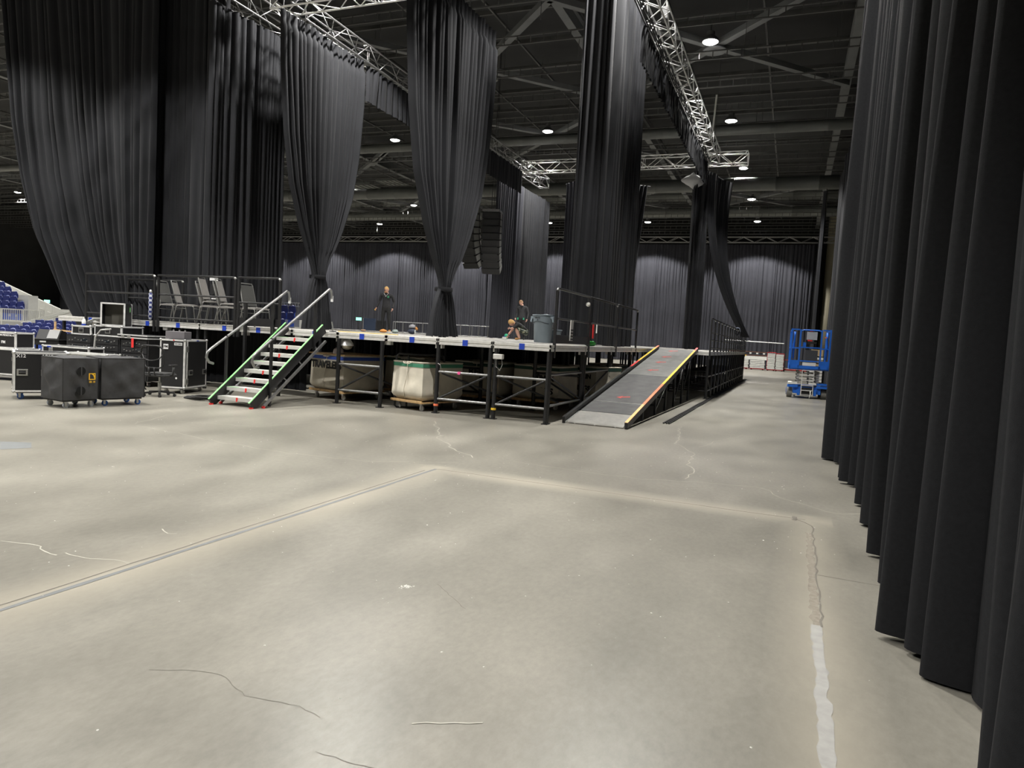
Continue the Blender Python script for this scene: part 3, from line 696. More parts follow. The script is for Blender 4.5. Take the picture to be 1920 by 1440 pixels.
for x, y0, z0, y1, z1 in ((W_+.02, -.06, 1.0, 2.22, 2.46), (-.02, -.10, 1.02, 2.15, 2.38)):
    pts = [(x, y0+.16, z0-.22), (x, y0+.05, z0-.19), (x, y0-.02, z0-.10), (x, y0, z0), (x, y0+.09, z0+.07), (x, y1-.05, z1-.03), (x, y1, z1), (x, y1+.06, z1-.02), (x, y1+.09, z1-.12), (x, y1+.09, z1-.2)]
    h = MB().tube(pts, .026, 10).build('handrail', steel_grey, st, smooth='all')
    for f, zb in ((.22, .02 if x > .5 else .2), (.80, 1.15)):
        y = y0+(y1-y0)*f; z = z0+.07+(z1-z0-.09)*f
        MB().bar((x, y, zb), (x, y, z-.01), .045, .045).build('handrail_post', black_metal, h)
    MB().box((x, y1+.1, z1-.2), (.03, .05, .13)).build('hang_tag', white_label, h)
t = thing('deck_latch', 'small pale latch post standing at the stair top corner', 'latch', (-9.36, SY+.1, ZD))
MB().bar((0, 0, 0), (.0, 0, .1), .02, .02).bar((0, 0, .1), (-.03, 0, .22), .02, .02).build('lever', zinc, t)
MB().box((0, 0, .01), (.14, .05, .02)).build('base', black_metal, t)
# ------------------------------------------------------------------ cases, carts, small things
def caster(parent, x, y, r=.055, wm=None, z=0, w=.04, plate=True):
    c = MB().box((x, y, z+2*r+.012), (.09, .07, .012)).box((x-.0, y-w/2-.008, z+r+.03), (.035, .006, r+.05)).box((x, y+w/2+.008, z+r+.03), (.035, .006, r+.05)).build('caster_fork', zinc, parent)
    MB().lathe([(r*.5, -w/2), (r, -w/2+.006), (r, w/2-.006), (r*.5, w/2)], 14, (x+.015, y, z+r), 'y').build('wheel', wm or rubber, c, smooth=40)
blue_wheel = mat('blue_caster_wheel', (.03, .12, .42), .5); grey_wheel = mat('grey_caster_wheel', (.42, .45, .5), .5); tan_wheel = mat('grey_rubber_wheel', (.35, .34, .32), .5)
def case(label, dims, loc, rz, z0=.13, latches=(), handles=(), wheels=blue_wheel, lid=None, name='flight_case', body=lam_black, casters=True, seam=None):
    """front face is -y; latches/handles: (face, along, z)"""
    w_, d_, h_ = dims
    t = thing(name, label, 'case', loc, rz)
    MB().box((0, 0, z0+h_/2), (w_-.012, d_-.012, h_-.012)).build('body', body, t)
    e = .032; x, y = w_/2, d_/2
    L = MB()
    for sx in (-1, 1):
        for sy in (-1, 1):
            MB().box((sx*(x-e/2), sy*y, z0+h_/2), (e, .006, h_)).box((sx*x, sy*(y-e/2), z0+h_/2), (.006, e, h_)).build('edge_trim', alu, t)
    for zz, s in ((z0, 1), (z0+h_, -1)):
        for sy in (-1, 1):
            MB().box((0, sy*y, zz+s*e/2), (w_, .006, e)).box((0, sy*(y-e/2), zz), (w_, e, .006)).build('edge_trim', alu, t)
        for sx in (-1, 1):
            MB().box((sx*x, 0, zz+s*e/2), (.006, d_, e)).box((sx*(x-e/2), 0, zz), (e, d_, .006)).build('edge_trim', alu, t)
        for sx in (-1, 1):
            for sy in (-1, 1): MB().lathe([(.001, -.03), (.026, -.018), (.034, 0), (.026, .018), (.001, .03)], 10, (sx*(x-.008), sy*(y-.008), zz+s*.01)).build('ball_corner', zinc, t, smooth='all')
    def on(face, u, zz, mb, nm, m):
        o = mb.build(nm, m, t, bevel=.004)
        o.location = {'-y': (u, -y-.004, zz), 'y': (u, y+.004, zz), '-x': (-x-.004, u, zz), 'x': (x+.004, u, zz)}[face]
        o.rotation_euler.z = {'-y': 0, 'y': pi, '-x': -pi/2, 'x': pi/2}[face]
        return o
    if seam:
        for s in seam:
            if s[0] == 'h':
                for f, ln in (('-y', w_), ('x', d_), ('-x', d_)): on(f, 0, s[1], MB().box((0, 0, 0), (ln-.01, .012, .045)), 'lid_seam', alu)
            else: on(s[2], s[1], z0+h_/2, MB().box((0, 0, 0), (.045, .012, h_-.02)), 'lid_seam', alu)
    for f, u, zz in latches:
        o = on(f, u, zz, MB().box((0, 0, 0), (.11, .016, .13)), 'latch', zinc)
        MB().box((0, -.012, 0), (.05, .012, .06)).build('latch_wing', alu_dark, o)
    for f, u, zz in handles:
        o = on(f, u, zz, MB().box((0, 0, 0), (.17, .014, .12)), 'recessed_handle', zinc)
        MB().box((0, -.009, 0), (.11, .006, .07)).build('handle_pocket', lam_black, o)
        MB().tube([(-.05, -.014, .0), (.05, -.014, .0)], .01, 8).build('grip', black_plastic, o, smooth=50)
    if casters:
        MB().box((0, 0, z0-.012), (w_-.08, d_-.08, .022)).build('caster_board', black_paint, t)
        for sx in (-1, 1):
            for sy in (-1, 1): caster(t, sx*(x-.1), sy*(y-.1), r=(z0-.034)/2, wm=wheels)
    return t
def rotz(dx, dy): return math.atan2(dy, dx)
# tall case right of the office chair: front face (-12.78,11.44)-(-12.24,11.61), right face to (-12.45,12.55)
def from_edges(a, b, depth):   # a->b is the front edge (left to right), returns centre and rz
    a, b = Vector(a), Vector(b); d = (b-a).normalized(); n = Vector((-d.y, d.x)); c = (a+b)/2+n*depth/2
    return (c.x, c.y, 0), math.atan2(d.y, d.x), (b-a).length
c, r, wd = from_edges((-12.78, 11.44), (-12.24, 11.61), .94)
t = case('tall black flight case standing behind the office chair', (wd, .94, 1.06), c, r, .12, latches=(('x', -.38, .98), ('x', -.38, .27)), handles=(('x', -.22, .46), ('x', .38, .46)), wheels=tan_wheel, seam=(('v', -.38, 'x'),))
MB().box((-.15, -.474, 1.02), (.11, .004, .11)).build('maker_label', white_label, t)
text('FM', .075, t, (-.15, -.4775, 1.02), (pi/2, 0, 0), lam_black)
MB().box((.13, -.474, 1.085), (.18, .004, .06)).build('number_label', white_label, t)
text('W1503', .05, t, (.13, -.4775, 1.085), (pi/2, 0, 0), lam_black)
MB().lathe([(.022, 0), (.02, .006)], 14, (.10, -.472, .34), 'y').build('round_sticker', white_label, t)
MB().box((wd/2+.005, .05, 1.165), (.006, .08, .022)).build('tape', blue_tape, t); MB().box((.03, -.478, 1.165), (.03, .006, .022)).build('tape', red_tape, t)
t = thing('sub_snake_box', 'small grey metal box with knobs on top of tall flight case', 'box', (c[0]-.12, c[1]-.05, 1.183), r)
MB().box((0, 0, .085), (.44, .3, .17)).build('shell', mat('grey_enamel_box', (.16, .15, .16), .5), t, bevel=.008)
for x in (-.12, .02, .15): MB().lathe([(.016, 0), (.02, .015), (.016, .035)], 10, (x, 0, .17)).build('knob', zinc, t, smooth=40)
# low case at left edge with stencilled codes
c, r, wd = from_edges((-13.09, 8.53), (-12.63, 9.25), .70)
t = case('black flight case marked with white codes at far left, blue wheels', (wd, .70, .73), c, r, .14, latches=(('-x', -.05, .72), ('-x', -.05, .30)), handles=(('-y', -.29, .50), ('-y', .08, .50)), seam=(('v', -.05, '-x'),))
text('X12', .085, t, (-.31, -.354, .80), (pi/2, 0, 0), white_label)
text('L219', .085, t, (.10, -.354, .80), (pi/2, 0, 0), white_label)
c2 = (c[0]-.55, c[1]+.62, 0)
t = case('smaller black case with white maker mark on top at left edge', (1.1, .5, .37), (-17.05, 10.92, .735), .19, .0, casters=False)
text('FM', .09, t, (.22, -.254, .14), (pi/2, 0, 0), white_label); text('ION PEDESTAL-G', .055, t, (.30, -.254, .30), (pi/2, 0, 0), white_label)
t = case('black flight case under the smaller case at left edge', (1.3, .62, .60), (-17.07, 10.94, 0), .19, .13)
# covered subwoofers
cov = mat('black_padded_cover', (.040, .040, .042), .72, var=.2, scale=5, bump=.6, bscale=6)
yel = mat('yellow_print', (.85, .50, .02), .5)
def padded(w_, d_, h_, seed, holes=None):
    q = random.Random(seed); n = 14; m = MB(); vs = []; fs = []
    ph = [q.uniform(0, 6) for _ in range(8)]
    def face(o, a, b, nrm):
        o, a, b, nrm = map(Vector, (o, a, b, nrm))
        def f(u, v):
            k = 16*u*(1-u)*v*(1-v)
            wv = .016*sin(u*9+ph[0]+v*5)+.014*sin(v*11+ph[1]-u*6)+.010*sin(u*17+v*13+ph[2])
            return o+a*u+b*v+nrm*(k**.5*(.012+wv))
        m.grid(n, n, f)
    x, y = w_/2, d_/2
    face((-x, -y, 0), (w_, 0, 0), (0, 0, h_), (0, -1, 0)); face((x, -y, 0), (0, d_, 0), (0, 0, h_), (1, 0, 0))
    face((x, y, 0), (-w_, 0, 0), (0, 0, h_), (0, 1, 0)); face((-x, y, 0), (0, -d_, 0), (0, 0, h_), (-1, 0, 0))
    face((-x, -y, h_), (w_, 0, 0), (0, d_, 0), (0, 0, 1)); face((-x, -y, 0), (0, d_, 0), (w_, 0, 0), (0, 0, -1))
    return m
def cover_sub(label, a, b, depth, h_, seed, wm):
    c, r, wd = from_edges(a, b, depth)
    t = thing('covered_subwoofer', label, 'speaker', c, r)
    padded(wd, depth, h_, seed).build('padded_cover', cov, t, smooth=50, loc=(0, 0, .14))
    x, y = wd/2, depth/2
    for pts in ([(-x, -y, .14), (-x, -y, .14+h_), (x, -y, .14+h_), (x, -y, .14)], [(-x, -y, .14+h_), (-x, y, .14+h_), (x, y, .14+h_), (x, -y, .14+h_)]):
        MB().tube(pts, .007, 6).build('piping', lam_black, t, smooth=50)
    MB().box((0, 0, .125), (wd-.06, depth-.06, .025)).build('dolly_board', black_paint, t)
    for sx in (-1, 1):
        for sy in (-1, 1): caster(t, sx*(x-.09), sy*(y-.09), r=.05, wm=wm)
    return t, wd, depth
t, wd, dp_ = cover_sub('padded black covered speaker with yellow logo and two round holes', (-11.43, 8.27), (-11.355, 8.87), .66, .72, 3, grey_wheel)
for z in (.64, .30):
    MB().lathe([(.075, -.004), (.075, .006), (.001, .006)], 20, (-.02, -dp_/2-.042, z), 'y').build('grip_hole', mat('hole_black', (.002, .002, .002), .9), t)
    MB().box((-.02, -dp_/2-.050, z), (.02, .006, .15)).build('hole_strap', cov, t)
yf = -dp_/2-.05; zc, xc, s = .545, .165, .115
def flat(poly, z=0, th=.004): return MB().prism([(xc+x*s, zc+zz*s) for x, zz in poly], yf, yf+th)
for p in ([(-.5, -.5), (.5, -.5), (.5, -.36), (-.5, -.36)], [(-.5, .38), (.5, .38), (.5, .5), (-.5, .5)], [(-.5, -.36), (-.36, -.36), (-.36, .38), (-.5, .38)], [(.36, -.36), (.5, -.36), (.5, .38), (.36, .38)],
          [(.36, -.36), (.36, .38), (.1, .38), (.2, .1), (.28, -.1)], [(-.1, .38), (.1, .38), (.22, .1), (.05, .28)]):
    flat(p).build('logo_mark', yel, t)
MB().lathe([(.009, 0), (.009, .003)], 10, (xc+.33*s, yf-.003, zc+.28*s), 'y').build('logo_dot', lam_black, t)
text('SB 18', .046, t, (xc, yf, zc-.095), (pi/2, 0, 0), yel)
t, wd, dp_ = cover_sub('plain padded black covered speaker, right of the logo one', (-11.36, 8.93), (-11.16, 9.66), .62, .72, 8, blue_wheel)
# amplifier racks under the platform edge
q = random.Random(11)
led = mat('small_grey_panel_parts', (.30, .30, .28), .4, .4)
for i, lab in enumerate(('black amplifier rack nearest the wooden stand, left of three', 'black amplifier rack with carrying handle, middle of three', 'black amplifier rack with red tag, right of three')):
    x = -16.15+.92*i; t = thing('amplifier_rack', lab, 'rack', (x, 12.45, 0), 0)
    MB().box((0, 0, .62), (.88, .7, .98)).build('cabinet', lam_black, t)
    for sx in (-.43, .43):
        MB().box((sx, -.352, .62), (.03, .012, .98)).build('rack_rail', black_plastic, t)
    for k in range(6):
        z = .22+.155*k; u_ = MB().box((0, -.36, z), (.80, .02, .14)).build('amplifier_unit', black_plastic, t)
        mbk = MB()
        for j in range(7): MB().lathe([(.012, 0), (.012, .018)], 8, (-.32+.1*j+q.uniform(-.01, .01), -.388, z+q.uniform(-.03, .03)), 'y').build('knob', led, u_)
        MB().box((q.uniform(-.2, .2), -.372, z), (.16, .006, .05)).build('display', mat('dark_glass_panel', (.02, .025, .03), .15), u_)
    for sx in (-.34, .34):
        for sy in (-.25, .25): caster(t, sx, sy, r=.05, wm=rubber)
t = thing('flat_case_cover', 'silver edged flat case lid lying on the right amplifier rack', 'lid', (-14.33, 12.42, 1.112), 0)
MB().box((0, 0, .045), (.94, .74, .09)).build('panel', lam_black, t)
for z in (.015, .078):
    MB().box((0, -.374, z), (.96, .012, .026)).box((.476, 0, z), (.012, .74, .026)).box((-.476, 0, z), (.012, .74, .026)).build('edge_trim', alu, t)
for x in (-.3, -.1): MB().box((x, -.384, .045), (.1, .014, .06)).build('latch', zinc, t)
MB().box((.02, -.385, -.10), (.07, .006, .22)).build('red_tag', red_tape, t)
def small_case(label, x, y, z, w_, d_, h_, rz=0, handle=True):
    t = case(label, (w_, d_, h_), (x, y, z), rz, .0, casters=False, handles=(('-y', 0, h_*.5),) if handle else ())
    return t
small_case('small silver edged case with big latches on left amplifier rack', -16.1, 12.35, 1.115, .66, .5, .22)
small_case('silver edged equipment case carrying the upright case shell', -15.2, 12.4, 1.115, .9, .6, .26)
t = thing('mixing_rack', 'black rack console with grey cable beside the silver cases', 'rack', (-15.55, 11.9, 1.13), 0)
# upright open case shell on top
t = thing('case_shell', 'tall open silver framed case shell standing on a case', 'case', (-15.32, 12.42, 1.378), .62)
MB().box((0, -.02, .27), (.48, .02, .5)).box((.06, -.04, .14), (.3, .02, .22)).build('back_panel', mat('grey_brown_foam', (.10, .095, .08), .9), t)
for s in (-1, 1): MB().box((s*.25, .02, .27), (.02, .58, .5)).build('side_panel', lam_black, t)
MB().box((0, .02, .01), (.5, .58, .02)).build('bottom_panel', lam_black, t); MB().box((0, .02, .53), (.5, .58, .02)).build('top_panel', lam_black, t)
for s in (-1, 1):
    for y in (-.28, .3): MB().box((s*.25, y, .27), (.035, .03, .55)).build('edge_trim', alu, t)
for z in (0.01, .53): MB().box((0, -.28, z), (.5, .03, .035)).build('edge_trim', alu, t)
MB().box((.275, .1, .40), (.006, .03, .12)).build('tape', green_tape, t)
bpy.data.objects.remove(bpy.data.objects['mixing_rack'])
t = thing('power_connector', 'white capped connector and looped grey cables on left rack case', 'connector', (-16.28, 12.3, 1.337), 0)
MB().lathe([(.05, 0), (.05, .04)], 12).build('blue_collar', blue_tape, t); MB().lathe([(.045, .04), (.05, .10), (.03, .15), (.02, .17)], 12).build('white_cap', white_paint, t, smooth=40)
cg = mat('grey_cable', (.42, .42, .40), .5)
for i in range(6):
    a = .2+.09*i
    MB().tube([(.12+.03*i, .0, .02), (.2+.04*i, -.05, .12+.012*i), (.35+.05*i, .04, .15+.01*i), (.52+.05*i, .05, .09), (.60+.04*i, .02, .02)], .011, 5).build('cable_loop', cg, t, smooth='all')
t = thing('grey_feeder_cable', 'grey cable bending down over the front of the racks', 'cable', (-15.1, 11.86, 0))
MB().tube([(.28, .02, 1.30), (.05, -.06, 1.27), (-.10, -.08, 1.1), (-.15, -.08, .7), (-.2, -.1, .45), (-.25, -.12, .03)], .02, 8).build('sheath', cg, t, smooth='all')
t = thing('red_cables', 'red and black power cables looping low behind the covered speakers', 'cable', (-14.5, 11.6, 0))
for i in range(9):
    x = -.9+.22*i; m = mat('red_cable', (.6, .03, .03), .5) if i % 3 == 0 else rubber
    MB().tube([(x, .15, .45), (x+.1, -.02, .38), (x+.22, -.1, .2), (x+.35, -.05, .02)], .014, 5).build('cable', m, t, smooth='all')
# cases behind the covered speakers
t = case('low silver edged case seen just above logo speaker', (1.3, .45, .72), (-15.62, 11.55, 0), .15, .13, latches=(('-y', -.4, .74),)); MB().box((-.45, -.235, .82), (.1, .006, .03)).build('tape', blue_tape, t)
t = case('pale topped case between logo speaker and racks', (1.1, .4, .64), (-14.45, 11.13, 0), .19, .12, body=mat('pale_grey_laminate', (.36, .36, .34), .5))
t = thing('black_board_table', 'low black table board behind silver cases', 'table', (-17.45, 12.2, 0), .19)
MB().box((0, 0, .86), (1.15, .5, .14)).build('apron', lam_black, t); MB().box((0, 0, .935), (1.2, .55, .012)).build('top', black_plastic, t)
for sx in (-.5, .5):
    for sy in (-.2, .2): MB().bar((sx, sy, 0), (sx, sy, .80), .04, .04).build('leg', black_metal, t)
MB().box((.12, -.253, .88), (.18, .004, .04)).build('paper_label', white_label, t)
t = thing('monitor_wedge', 'grey fronted floor monitor resting on the black table', 'speaker', (-17.3, 12.25, .942), .3)
MB().prism([(-.22, 0), (.22, 0), (.22, .10), (-.10, .24)], -.3, .3, Matrix.Rotation(pi/2, 4, 'Z')).build('cabinet', lam_black, t)
MB().prism([(-.225, .02), (-.11, .235), (-.12, .24), (-.235, .025)], -.28, .0, Matrix.Rotation(pi/2, 4, 'Z')).build('grille', mat('grey_mesh_grille', (.26, .26, .26), .5), t)
t = thing('wooden_stand', 'thin wooden cross stand behind the black table', 'stand', (-17.75, 12.62, 0), .1)
MB().bar((0, 0, 0), (0, 0, 1.38), .045, .03).build('upright', ply, t); MB().bar((-.02, -.03, 1.17), (1.15, -.03, 1.13), .03, .035).build('crossbar', ply, t)
MB().bar((-.2, -.0, .02), (.2, 0, .02), .04, .04).build('foot', ply, t)
# office chair
t = thing('office_chair', 'black swivel office chair with open mesh back', 'chair', (-12.22, 10.95, 0), radians(14))
for k in range(5):
    a = 2*pi*k/5+.3; l = MB().bar((0, 0, .1), (.3*cos(a), .3*sin(a), .075), .045, .035).build('base_arm', black_plastic, t)
    MB().lathe([(.01, -.022), (.03, -.018), (.03, .018), (.01, .022)], 12, (.3*cos(a), .3*sin(a), .03), 'y').build('wheel', black_plastic, l, smooth=40)
MB().lathe([(.035, .09), (.035, .28), (.02, .29), (.02, .42)], 12).build('gas_column', zinc, t, smooth=40)
MB().box((0, 0, .44), (.49, .47, .05)).box((0, 0, .475), (.45, .43, .04)).build('seat', mat('black_chair_fabric', (.03, .03, .03), .8), t, bevel=.02)
def rrect(w_, h_, r, n=6):
    P = []
    for cx, cz, a0 in ((w_/2-r, h_/2-r, 0), (-w_/2+r, h_/2-r, pi/2), (-w_/2+r, -h_/2+r, pi), (w_/2-r, -h_/2+r, 3*pi/2)):
        for i in range(n+1): P.append((cx+r*cos(a0+pi/2*i/n), cz+r*sin(a0+pi/2*i/n)))
    return P
bk_ = [(x*(1 if z > -.1 else .92), -.27-.05*(z/.25)+.12*(x/.25)**2*.3, .83+z) for x, z in rrect(.5, .46, .13)]
MB().tube(bk_, .017, 8, closed=True).build('back_frame', black_plastic, t, smooth='all')
MB().tube([(-.24, -.25, .90), (-.17, -.29, .79), (-.05, -.31, .755), (.05, -.31, .755), (.17, -.29, .79), (.24, -.25, .90)], .012, 8).build('lumbar_bar', black_plastic, t, smooth='all')
for s in (-1, 1): MB().tube([(s*.06, -.29, .62), (s*.06, -.26, .46), (s*.05, -.12, .415)], .014, 6).build('back_support', black_plastic, t, smooth='all')
ar = MB().tube([(.22, 0, .43), (.29, .0, .46), (.30, .02, .64)], .02, 8).build('armrest', black_plastic, t, smooth='all')
MB().box((.30, -.01, .66), (.07, .25, .03)).build('arm_pad', black_plastic, ar, bevel=.01)
t = thing('cable_coil', 'flat black cable coil on the floor at stair foot', 'cable', (-11.25, 11.1, 0))
for i in range(7):
    MB().tube([((.20+.02*(i % 3))*cos(a/10*pi*2)*1.3+.05*(i-3), (.13+.012*i)*sin(a/10*pi*2), .02+.018*(i//2)) for a in range(10)], .016, 5, closed=True).build('loop', rubber, t, smooth='all')
# hampers
canvas = mat('cream_canvas', (.60, .555, .46), .85, var=.08, scale=5, bump=.3, bscale=6)
green_stripe = mat('green_canvas_stripe', (.05, .22, .13), .8); blue_stripe = mat('blue_canvas_stripe', (.04, .09, .42), .8); dark_stripe = mat('dark_green_stripe', (.03, .08, .06), .8)
stencil = mat('black_stencil_paint', (.02, .02, .02), .8)
def hamper(label, a, b, depth, stripe, words=(), seed=1, board=False, h_=.80, bags=.05):
    c, r, W = from_edges(a, b, depth); t = thing('canvas_hamper', label, 'laundry cart', c, r); q = random.Random(seed)
    z0 = .21; n = 10
    ph = [q.uniform(0, 6) for _ in range(6)]
    def ring(z):
        v = z/h_; ins = .10*(1-min(1, v/.14))**1.5+(.02 if v > .8 else .02*v/.8); bulge = bags*math.exp(-((v-.22)/.2)**2)
        P = []
        x, y = W/2-ins, depth/2-ins
        for (ax, ay), (bx, by), nm in (((-x, -y), (x, -y), (0, -1)), ((x, -y), (x, y), (1, 0)), ((x, y), (-x, y), (0, 1)), ((-x, y), (-x, -y), (-1, 0))):
            for i in range(n):
                u = i/n; k = (4*u*(1-u))**.7; wv = .018*sin(u*12+v*7+ph[0])*(1-v)+.012*sin(u*5-v*15+ph[1])*(1-v)
                P.append((ax+(bx-ax)*u+nm[0]*k*(bulge+wv), ay+(by-ay)*u+nm[1]*k*(bulge+wv), z0+z))
        return P
    def band(zs, off=0):
        m = MB(); R = [ring(z) for z in zs]; k = len(R[0])
        vs = [(p[0]*(1+off), p[1]*(1+off), p[2]) for rr in R for p in rr]
        return m.add(vs, [(j*k+i, j*k+(i+1) % k, (j+1)*k+(i+1) % k, (j+1)*k+i) for j in range(len(R)-1) for i in range(k)])
    bg = band([0, .02, .06, .12, .18, .26, .34, .42, .5, .58, .66, .74, .8, h_])
    k = 4*n; bg.add(ring(0), [tuple(range(k))])
    bg.add([(x, y, z-.02) for x, y, z in ring(h_)], [tuple(range(k))])
    bg.build('canvas_bag', canvas, t, smooth=50)
    band([.70, .74, .775], .012).build('stripe', stripe, t, smooth=50)
    MB().tube([(p[0], p[1], p[2]) for p in ring(h_)], .014, 6, closed=True).build('rim', canvas, t, smooth='all')
    MB().tube([(0, -depth/2-.035, z0+.03), (0, -depth/2-bags-.035, z0+.2), (0, -depth/2-.02, z0+.5), (0, -depth/2-.0, z0+h_)], .009, 5).build('seam_rope', canvas, t, smooth='all')
    MB().tube([(-.12, -depth/2-.0, z0+.80), (-.08, -depth/2-.03, z0+.77), (.08, -depth/2-.03, z0+.77), (.12, -depth/2, z0+.80)], .014, 6).build('rope_handle', canvas, t, smooth='all')
    fr = MB().box((0, 0, z0-.035), (W+.02, depth+.02, .03)).build('wooden_base', ply, t)
    for y in (-depth/2, depth/2): MB().box((0, y, z0-.015), (W, .03, .04)).build('base_rail', ply, fr)
    for sx in (-1, 1):
        for sy in (-1, 1): caster(t, sx*(W/2-.12), sy*(depth/2-.12), r=.06, wm=tan_wheel, z=.0)
    for wds, size, x, z, sx in words: text(wds, size, t, (x, -depth/2-.028, z0+z), (pi/2, 0, 0), stencil, align='CENTER', sx=sx, bold=.045)
    if board: MB().box((0, 0, z0+h_+.02), (W+.08, depth+.04, .025)).build('lid_board', ply, t)
    return t
hamper('canvas hamper with blue stripe and board lid beside the stairs', (-10.42, 13.55), (-9.28, 13.25), 1.25, blue_stripe, (('TRAVELERS', .23, .02, .57, .90),), 2, True)
hamper('bright cream canvas hamper with green stripe, standing in front', (-7.91, 13.06), (-7.02, 12.80), 1.25, green_stripe, (), 3)
hamper('shadowed canvas hamper behind the pink taped rail', (-7.55, 15.3), (-6.35, 15.3), 1.1, dark_stripe, (('REB', .20, .0, .57, 1.2),), 4)
hamper('canvas hamper with stencilled words behind right corner braces', (-6.15, 15.65), (-4.95, 15.55), 1.2, dark_stripe, (('MARK', .17, .2, .52, 1.2), ('LEGS', .19, .22, .22, 1.2)), 5)
hamper('canvas hamper with stencilled words seen beside the ramp', (-5.35, 17.5), (-4.5, 17.15), 1.1, dark_stripe, (('MAIN', .16, .1, .55, 1.1), ('LEGS', .17, .1, .25, 1.1)), 6)
hamper('shadowed canvas hamper farther back along the ramp side', (-5.6, 20.3), (-4.6, 20.0), 1.1, dark_stripe, (), 7)
hamper('dim canvas hamper behind the blue striped one', (-9.3, 15.0), (-8.2, 15.0), 1.1, dark_stripe, (), 8)
mk = drape_sheet((-18.2, 19.4), (-5.75, 19.4), .02, 1.38, 60, .05, 3, 95).build('masking_cloth', drape_black, None, smooth='all')
tag(mk, 'black masking cloth closing off the dark space under stage', 'cloth')
mk = drape_sheet((-18.4, 14.35), (-11.2, 14.45), .02, 1.38, 34, .05, 3, 96).build('masking_cloth', drape_black, None, smooth='all')
tag(mk, 'black masking cloth hanging behind the left platform legs', 'cloth')
# cap and round lamp above the blue striped hamper
t = thing('baseball_cap', 'pale pink grey baseball cap on the hamper board', 'cap', (-9.56, 13.42, 1.047), .3)
MB().lathe([(.115, 0), (.118, .04), (.105, .1), (.06, .14), (.01, .15)], 18).build('crown', mat('pale_pink_cap_cloth', (.48, .42, .42), .85), t, smooth='all')
MB().prism([(.02, 0), (.11, .0), (.20, -.006), (.20, -.0), (.1, .012), (.02, .012)], -.09, .09, Matrix.Rotation(-.6, 4, 'Z')).build('brim', lam_black, t)
MB().prism([(-.03, .03), (.03, .03), (0, .075)], -.122, -.116, Matrix.Rotation(.4, 4, 'Z')).build('badge', lam_black, t)
t = thing('round_work_light', 'round silver work light hanging under the stage edge', 'lamp', (-9.03, 12.98, 1.26))
MB().lathe([(.02, .16), (.07, .14), (.13, .06), (.145, .0)], 20).build('reflector', alu, t, smooth=50); MB().lathe([(.02, -.09), (.09, -.07), (.14, 0)], 18).build('glass', mat('smoky_lamp_glass', (.30, .27, .2), .15, .3), t, smooth='all')
MB().tube([(0, 0, .15), (0, 0, .20)], .01, 6).build('hook', zinc, t)
# grey bins on the deck
bin_m = mat('grey_bin_plastic', (.20, .24, .27), .5, var=.06)
def bin_(label, x, y, z, r, h_, name, words):
    t = thing(name, label, 'bin', (x, y, z), -.3)
    MB().lathe([(r*.80, 0), (r*.82, .01), (r*.93, h_*.72), (r*.97, h_*.76), (r*.99, h_*.95), (r*.99, h_)], 32, cap=False).lathe([(r*.80, .004), (.01, .004)], 32, cap=False).lathe([(r*.93, h_), (r*.88, h_*.72), (r*.76, .02)], 32, cap=False).build('body', bin_m, t, smooth=40)
    MB().lathe([(r*.97, h_-.035), (r*1.09, h_-.03), (r*1.10, h_), (r*.98, h_+.005)], 32, cap=False).build('rim', bin_m, t, smooth=40)
    return t
t = bin_('large grey trash can standing on the stage by the corner', -6.75, 19.35, ZD, .30, .80, 'trash_can', 1)
for s in (-1, 1): MB().prism([(s*.29, .76), (s*.385, .75), (s*.40, .60), (s*.365, .575), (s*.335, .68), (s*.285, .70)], -.09, .09, Matrix.Rotation(.05, 4, 'Z')).build('handle', bin_m, t)
MB().tube([(.292*sin(a)*1.0, -.292*cos(a), .575+.03*cos(a*2.6)) for a in [(-1.2+2.4*i/14) for i in range(15)]], .011, 6).build('rib', mat('dark_grey_bin_plastic', (.06, .075, .085), .5), t, smooth='all')
for s, z in (('BRUTE', .70), ('44', .64)):
    text(s, .06 if z > .66 else .045, t, (.01, -.305, z), (pi/2, 0, .0), stencil)
MB().lathe([(.0, .03), (.09, .02), (.13, 0)], 14, (.08, .03, .80)).build('crumpled_sheet', mat('grey_rag', (.3, .33, .35), .8), t, smooth='all')
bin_('small grey bin beside the large trash can', -6.62, 20.0, ZD, .22, .40, 'waste_bin', 0)
# small things on the deck by the standing person
def blob(name, label, cat, x, y, s, m, seed, z=ZD, parts=()):
    q = random.Random(seed); t = thing(name, label, cat, (x, y, z), q.uniform(0, 3))
    ph = [q.uniform(0, 6) for _ in range(3)]
    MB().grid(14, 8, lambda u, v: (s[0]*sin(pi*v)*cos(2*pi*u)*(1+.15*sin(5*u*2*pi/2+ph[0])), s[1]*sin(pi*v)*sin(2*pi*u), s[2]*(.5-.5*cos(pi*v))*(1+.1*sin(9*v+ph[1])))).build('bundle', m, t, smooth='all')
    return t
blob('orange_cloth', 'orange tan cloth bundle at the feet of standing person', 'cloth', -13.9, 22.2, (.13, .1, .13), mat('tan_orange_cloth', (.55, .24, .06), .8), 1)
blob('grey_cloth', 'grey green cloth bundle right of the orange one', 'cloth', -13.4, 22.2, (.12, .1, .14), mat('grey_green_cloth', (.30, .36, .34), .8), 2)
blob('paper_scrap', 'small crumpled brown paper left of orange bundle', 'paper', -14.7, 22.1, (.1, .08, .09), mat('brown_paper', (.35, .23, .15), .9), 3)
blob('white_rag', 'flat white rag between orange and grey bundles', 'cloth', -13.65, 22.25, (.1, .1, .06), white_paint, 4)
t = blob('tool_bag', 'dark tool bag with grey cap lying on the middle stage', 'bag', -13.5, 23.6, (.2, .17, .24), mat('dark_blue_cloth', (.05, .06, .09), .9), 5)
